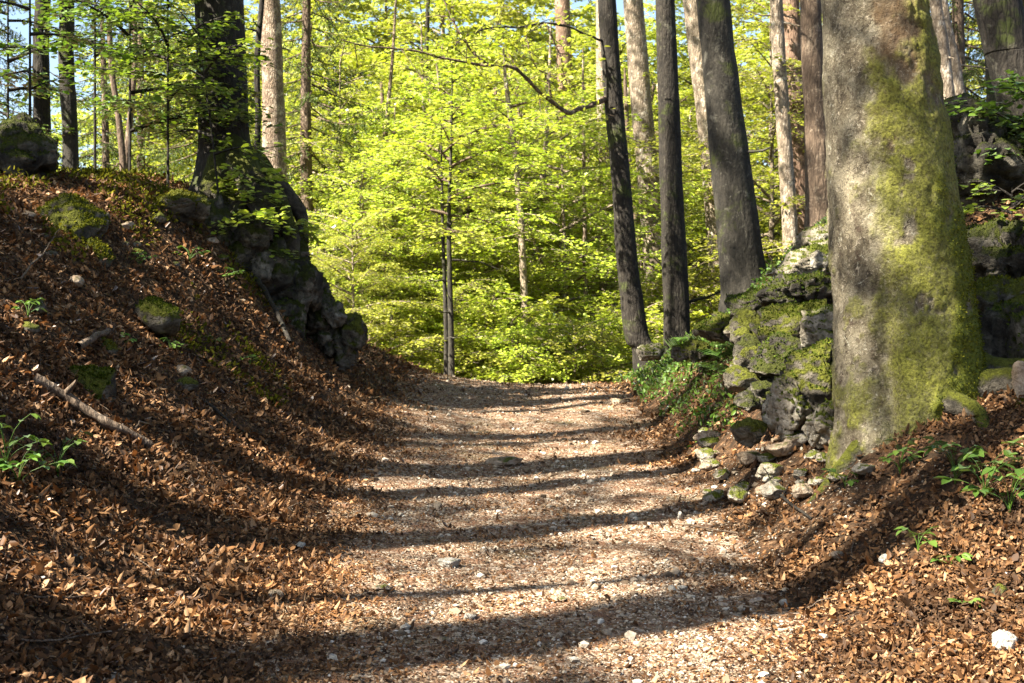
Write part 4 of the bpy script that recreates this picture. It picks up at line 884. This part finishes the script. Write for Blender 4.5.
def fern(px, py, label, seed, L=.4, n=9, mat='leaf_herb', name='fern'):
    p = hit(px, py); rg = np.random.default_rng(seed); p[2] = g1(p[0], p[1]) - .01; root = empty(name, p, label, 'fern'); st = MB(); LP, LD, LN, LL = [], [], [], []
    for k in range(n):
        az = k * 2.4 + rg.random() * .6; l = L * (.7 + .5 * rg.random()); s = np.linspace(0, 1, 16); dr = np.array([math.cos(az), math.sin(az), 0]); sd = np.array([-dr[1], dr[0], 0])
        pp = dr * (l * s ** 1.1)[:, None] + np.array([0, 0, 1]) * (l * (1.0 * s - .75 * s * s))[:, None]; st.add(*tube(pp, np.linspace(.004, .001, 16), 4))
        for q in range(3, 16):
            w = l * .27 * math.sin(math.pi * min(1, .15 + s[q] * .85)) + .01
            for sg in (-1, 1): LP.append(pp[q]); LD.append(sd * sg + dr * .35 + np.array([0, 0, -.15])); LN.append(np.array([0, 0, 1]) + rg.normal(0, .2, 3)); LL.append(w)
    link('stem', st.mesh('stem', M['leaf_herb']), root); LL = np.array(LL)
    V, Q = leaf_geo(np.array(LP), np.array(LD), np.array(LN), LL, LL * .3, .1, -.1); link('frond', mesh('frond', V, Q, M[mat]), root); return root
FR = [(735, 352, 'fern in front of the long dark mossy rock', .36), (715, 372, 'fern lowest on the bank edge right of the path', .3), (752, 335, 'fern tucked under the dark overhanging rock', .32), (700, 335, 'fern below the leaning grey trunk', .34),
      (690, 365, 'small fern nearest to the path crest on the right', .26), (770, 372, 'small fern beside the mossy rock pile', .24), (725, 318, 'fern at the foot of the leaning grey trunk', .34), (665, 345, 'fern behind the small mossy rock by the straight dark trunk', .34), (742, 392, 'low fern on the leaves left of the pile', .2)]
for k, (px, py, lab, L_) in enumerate(FR): fern(px, py, lab, 800 + k, L_)
rgf = np.random.default_rng(77)
FX = ['beside the long dark rock', 'above the lowest fern', 'left of the overhanging rock', 'between the leaning trunk and the rocks', 'under the straight dark trunk', 'right of the small mossy rock', 'behind the mossy pile', 'on the steep bank edge']
for k, (px, py) in enumerate(((748, 350), (722, 360), (770, 330), (752, 312), (690, 345), (708, 358), (780, 350), (735, 378))):
    fern(px, py, 'green fern ' + FX[k], 830 + k, .30 + .1 * rgf.random())
def cover():
    n = 34000; y = 12.5 + 13 * RNG.random(n); x = 1.6 + 4.1 * RNG.random(n)
    d_ = fbm(xy0(x, y, 1.1, 31), 4); k = (x > 1.72 + .4 * fbm(xy0(x, y, 2, 3), 2)) & (d_ > -.18 - .3 * (y > 15)); x, y = x[k], y[k]; N = len(x)
    z = gz(x, y) + .02 + .13 * RNG.random(N) ** 1.6; d = RNG.normal(0, 1, (N, 3)) + [0, 0, .5]; ln = .03 + .045 * RNG.random(N)
    V, Q = leaf_geo(np.stack([x, y, z], 1), d, np.array([0, 0, 1]) + RNG.normal(0, .45, (N, 3)), ln, ln * .5, .1, -.1)
    return link('ground_cover', mesh('ground_cover', V, Q, M['leaf_herb']))
tag(cover(), 'low green herbs growing on the right bank below the dark trunks', 'ground cover', kind='stuff')
def bank_cover():
    n = 30000; y = 11.5 + 7 * RNG.random(n); x = -5.8 + 3.7 * RNG.random(n); d_ = fbm(xy0(x, y, 1.0, 51), 5, .6)
    up = sstep(.9, 2.4, -x - 1.55); k = d_ > .20 - .22 * up * sstep(12, 15, y); x, y = x[k], y[k]; N = len(x)
    z = gz(x, y) + .02 + .10 * RNG.random(N) ** 2; d = RNG.normal(0, 1, (N, 3)) + [0, 0, .4]; ln = .02 + .04 * RNG.random(N)
    V, Q = leaf_geo(np.stack([x, y, z], 1), d, np.array([.3, 0, 1]) + RNG.normal(0, .45, (N, 3)), ln, ln * .5, .1, -.1)
    return link('ground_cover', mesh('ground_cover', V, Q, M['moss']))
tag(bank_cover(), 'dark mossy ground plants in patches on the upper left bank', 'ground cover', kind='stuff')
def grass_tuft(px, py, label, seed, h=.25, n=60):
    p = hit(px, py); rg = np.random.default_rng(seed); p[2] = g1(p[0], p[1]) - .01; az = rg.random(n) * 6.28; rr = rg.random(n) * .12
    pos = np.stack([np.cos(az * 3) * rr, np.sin(az * 3) * rr, 0 * rr], 1); d = np.stack([np.cos(az) * .45, np.sin(az) * .45, 1 + 0 * az], 1); ln = h * (.5 + .6 * rg.random(n))
    V, Q = leaf_geo(pos, d, np.stack([np.cos(az), np.sin(az), 0 * az], 1) * -1, ln, .008, .1, -.25); o = link('grass_tuft', mesh('grass_tuft', V, Q, M['leaf_herb']), None, p); return tag(o, label, 'grass')
for k, (px, py, lab) in enumerate(((655, 362, 'grass tuft beside the pale round stone at the crest'), (680, 350, 'grass tuft at the foot of the straight dark trunk'), (705, 350, 'grass tuft beside the small mossy rock'), (640, 370, 'short grass tuft at the right end of the crest'), (760, 320, 'grass tuft on the right pile above the ferns'))):
    grass_tuft(px, py, lab, 850 + k, .28)

# ------------------------------------------------------------------ fallen wood
def stick(name, pts, r0, r1, label, cat, mat='deadwood', lift=.02, n=30, side=()):
    P = np.array([hit(a_, b_) for a_, b_ in pts]); P = smooth_pts(P, n)
    P[:, 2] = np.maximum(P[:, 2], surf_z(P[:, 0], P[:, 1])) * .5 + .5 * np.linspace(P[0, 2], P[-1, 2], n) + lift
    P[:, 2] = np.maximum(P[:, 2], surf_z(P[:, 0], P[:, 1]) + r1 * .3)
    base = P[0].copy(); mbb = MB(); V, Q = tube(P - base, np.linspace(r0, r1, n), 10); V = V + (r0 * .25) * fbm(V * 14, 3)[:, None]; mbb.add(V, Q)
    for (t0, dx, dy, dz) in side:
        s0 = P[int(t0 * (n - 1))] - base; q = np.array([s0, s0 + np.array([dx, dy, dz]) * .5 + .01, s0 + np.array([dx, dy, dz])]); mbb.add(*tube(smooth_pts(q, 8), np.linspace(r1 * .9, r1 * .3, 8), 6))
    o = link(name, mbb.mesh(name, M[mat]), None, base); return tag(o, label, cat)
stick('fallen_branch', [(34, 388), (70, 410), (110, 435), (150, 456)], .040, .028, 'long mossy fallen branch lying down the left leaf bank', 'branch', lift=.07, side=((.3, .1, -.05, .1),))
stick('broken_stick', [(78, 358), (94, 348), (108, 342)], .030, .022, 'short thick broken stick on the left bank above the fallen branch', 'stick', lift=.08)
stick('twig', [(628, 527), (655, 528), (690, 530), (738, 536)], .008, .004, 'thin pale twig lying across the path right of centre', 'twig', side=((.6, .1, .06, .02),))
stick('twig', [(768, 484), (782, 502), (795, 512), (812, 524)], .013, .008, 'dark bent twig sticking up in leaves below the beech', 'twig', 'bark_dark', .03, side=((.1, -.06, 0, .12), (.35, .05, .02, .08)))
stick('twig', [(0, 640), (40, 648), (90, 640), (150, 628)], .006, .003, 'thin twig on leaves at the bottom left', 'twig', side=((.5, .1, .1, .03),))
stick('twig', [(10, 598), (60, 606), (105, 596)], .006, .003, 'thin grey twig on sunlit leaves near the left edge', 'twig', side=((.6, .05, .1, .04),))
stick('twig', [(140, 525), (160, 518), (172, 515)], .006, .004, 'short pale twig on leaves at the left foot of the bank', 'twig')
stick('twig', [(20, 300), (45, 268), (60, 246)], .008, .003, 'bare twig standing on the upper left bank', 'twig', 'deadwood', .15)
stick('fallen_branch', [(190, 395), (225, 425), (250, 440)], .016, .009, 'thin dark branch buried in leaves in the middle of the left bank', 'branch', 'bark_dark')
stick('fallen_branch', [(255, 285), (275, 320), (290, 352)], .03, .02, 'mossy root like branch hanging down the outcrop face', 'branch', 'bark_dark', .1)

TW = []
for k in range(6):
    q_ = np.random.default_rng(960 + k); P_ = np.stack([np.linspace(-.5, .5, 9), q_.normal(0, .03, 9).cumsum() * .6, np.abs(q_.normal(0, .02, 9))], 1); mq = MB(); mq.add(*tube(P_, np.linspace(.013, .005, 9), 6))
    for b_ in (3, 5): mq.add(*tube(P_[b_] + np.outer(np.linspace(0, 1, 4), [.16, .15 * (1 if b_ == 3 else -1), .06]), np.linspace(.007, .003, 4), 5))
    TW.append(mq.mesh('twig', M['deadwood']))
rgt = np.random.default_rng(31)
for k in range(90):
    left_ = k % 3 < 2; p = hit(rgt.random() * 430 if left_ else 690 + 334 * rgt.random(), 260 + 410 * rgt.random() if left_ else 450 + 225 * rgt.random())
    o = link('twig', TW[k % 6], None, p + np.array([0, 0, .025])); n_ = gnorm(np.array([p[0]]), np.array([p[1]]))[0]
    o.rotation_euler = (Vector(n_).to_track_quat('Z', 'X') @ __import__('mathutils').Euler((0, rgt.normal(0, .12), rgt.random() * 6.28)).to_quaternion()).to_euler(); l_ = .12 + .35 * rgt.random() ** 2; o.scale = (l_, l_, l_ * .8)
    tag(o, 'thin dry twig lying loose among the fallen leaves', 'twig', 'dry twigs among the fallen leaves')
# ------------------------------------------------------------------ trees up the left bank outside the picture (they throw the stripes of shade)
def shade_tree(Pxy, s, r, seed, label, top=15, crown=1, cz=0, lean=(0, 0), dense=False):
    b = np.array([Pxy[0], Pxy[1]]) + SUN_AZ * s; zb = g1(b[0], b[1]) - .3
    zs_ = np.linspace(0, 1, 8); P = np.stack([lean[0] * zs_ * zs_, lean[1] * zs_ * zs_, top * zs_], 1)
    V, Q, *_ = trunk_geo(P, r * (1 - .6 * zs_), 20, 40, .25, 5, .06, seed)
    root = empty('beech_tree', (b[0], b[1], zb), label, 'tree'); link('trunk', mesh('trunk', V, Q, M['bark_grey']), root)
    if crown is not None:
        k = crown % 3; z_ = top - 5 + cz
        for nm_, me_ in ((('crown', HC[k]), ('branch', HL[k].me)) if dense else (('crown', HS[k]), ('branch', HSL[k]))):
            o = link(nm_, me_, root, (P[-1][0], P[-1][1], z_)); o.rotation_euler = (0, 0, seed)
    return root
shade_tree((.2, 7.3), 9.0, .34, 1, 'big beech up the left bank beside the camera', 17, 1)
shade_tree((0, 9.9), 8.5, .31, 2, 'grey beech up the left bank just outside the frame', 17, 2)
shade_tree((0, 12.6), 9.0, .45, 3, 'second grey beech up the left bank outside the frame', 17, 0)
shade_tree((0, 14.6), 10.0, .26, 4, 'third grey beech further up the left bank outside the frame', 18, 1)
shade_tree((0, 17.6), 11.5, .40, 5, 'fourth grey beech further up the left bank outside the frame', 18, 2)

for k_, (X_, Y_, s_, r_, le_, lab_) in enumerate(((0, 8.85, 9.5, .10, 1.5, 'slim grey stem beside the big beech up the left bank'), (.3, 11.6, 8.0, .24, -.5, 'leaning stem up the left bank near the second beech'),
    (0, 16.4, 10.5, .16, -.7, 'slim stem further up the left bank outside the frame'), (.2, 18.9, 11, .2, .5, 'last slim stem up the left bank behind the outcrop'))):
    shade_tree((X_, Y_), s_, r_, 31 + k_, lab_, 15, None, lean=(le_, -le_))
for k_, (X_, Y_, s_, tp_, cr_, lab_) in enumerate(((-5.3, 12.8, 15, 15, 0, 'unseen dense beech crown added to shade the top of the left bank'),)):
    shade_tree((X_, Y_), s_, .25, 41 + k_, lab_, tp_, cr_, dense=True)  # unseen crown, added to darken the upper bank
for k_, (X_, Y_, s_, tp_, cr_, lab_) in enumerate((
    (-3.2, 8.5, 14.5, 15, 0, 'unseen leafy beech added for dappled shade level with the foreground'), (-3.4, 12.5, 15.0, 15, 1, 'unseen leafy beech added for dappled shade level with the boulders'),
    (.8, 14.5, 16.5, 16, 2, 'unseen tall beech added for dappled shade further back up the slope'), (-4.6, 10.6, 14.5, 14, 2, 'unseen leafy beech added for dappled shade above the mossy boulders'), (-4.3, 15.2, 15.0, 15, 0, 'unseen leafy beech added for dappled shade above the outcrop'), (2.2, 8.8, 17.5, 16, 1, 'unseen tall beech added for dappled shade behind the camera'))):
    shade_tree((X_, Y_), s_, .24, 11 + k_, lab_, tp_, cr_)  # unseen sparse crowns, added to dapple bank and path with shade

# ------------------------------------------------------------------ world, sun, camera
w = bpy.data.worlds.new('World'); sc.world = w; w.use_nodes = True; nt = w.node_tree
sky = nt.nodes.new('ShaderNodeTexSky'); sky.sky_type = 'NISHITA'; sky.sun_disc = False; sky.sun_elevation = SUN_EL
sky.sun_rotation = math.atan2(S[0], S[1]); sky.air_density = 1.0; sky.dust_density = 1.5
bg = nt.nodes['Background']; nt.links.new(sky.outputs[0], bg.inputs[0]); bg.inputs[1].default_value = .05
sl = bpy.data.lights.new('sun', 'SUN'); sl.energy = 5.0; sl.angle = R(.5); sl.color = (1.0, .93, .80)
so = bpy.data.objects.new('sun', sl); C.objects.link(so); so.rotation_euler = Vector(-S).to_track_quat('-Z', 'Y').to_euler(); so.location = (-20, -10, 30)
cam = bpy.data.cameras.new('camera'); co = bpy.data.objects.new('camera', cam); C.objects.link(co); sc.camera = co
co.location = CAM; co.rotation_euler = (R(90), 0, 0); cam.sensor_width = 36; cam.lens = F * 36 / 1024; cam.clip_end = 3000; cam.clip_start = .05
cam.dof.use_dof = True; cam.dof.focus_distance = 9.0; cam.dof.aperture_fstop = 6.3
vs = sc.view_settings; vs.view_transform = 'Standard'; vs.look = 'None'; vs.exposure = 2.65; vs.gamma = 1; vs.use_curve_mapping = False
cy = sc.cycles; cy.max_bounces = 7; cy.diffuse_bounces = 4; cy.transmission_bounces = 5; cy.glossy_bounces = 2; cy.use_denoising = True
cy.sample_clamp_indirect = 6; cy.caustics_reflective = False; cy.caustics_refractive = False
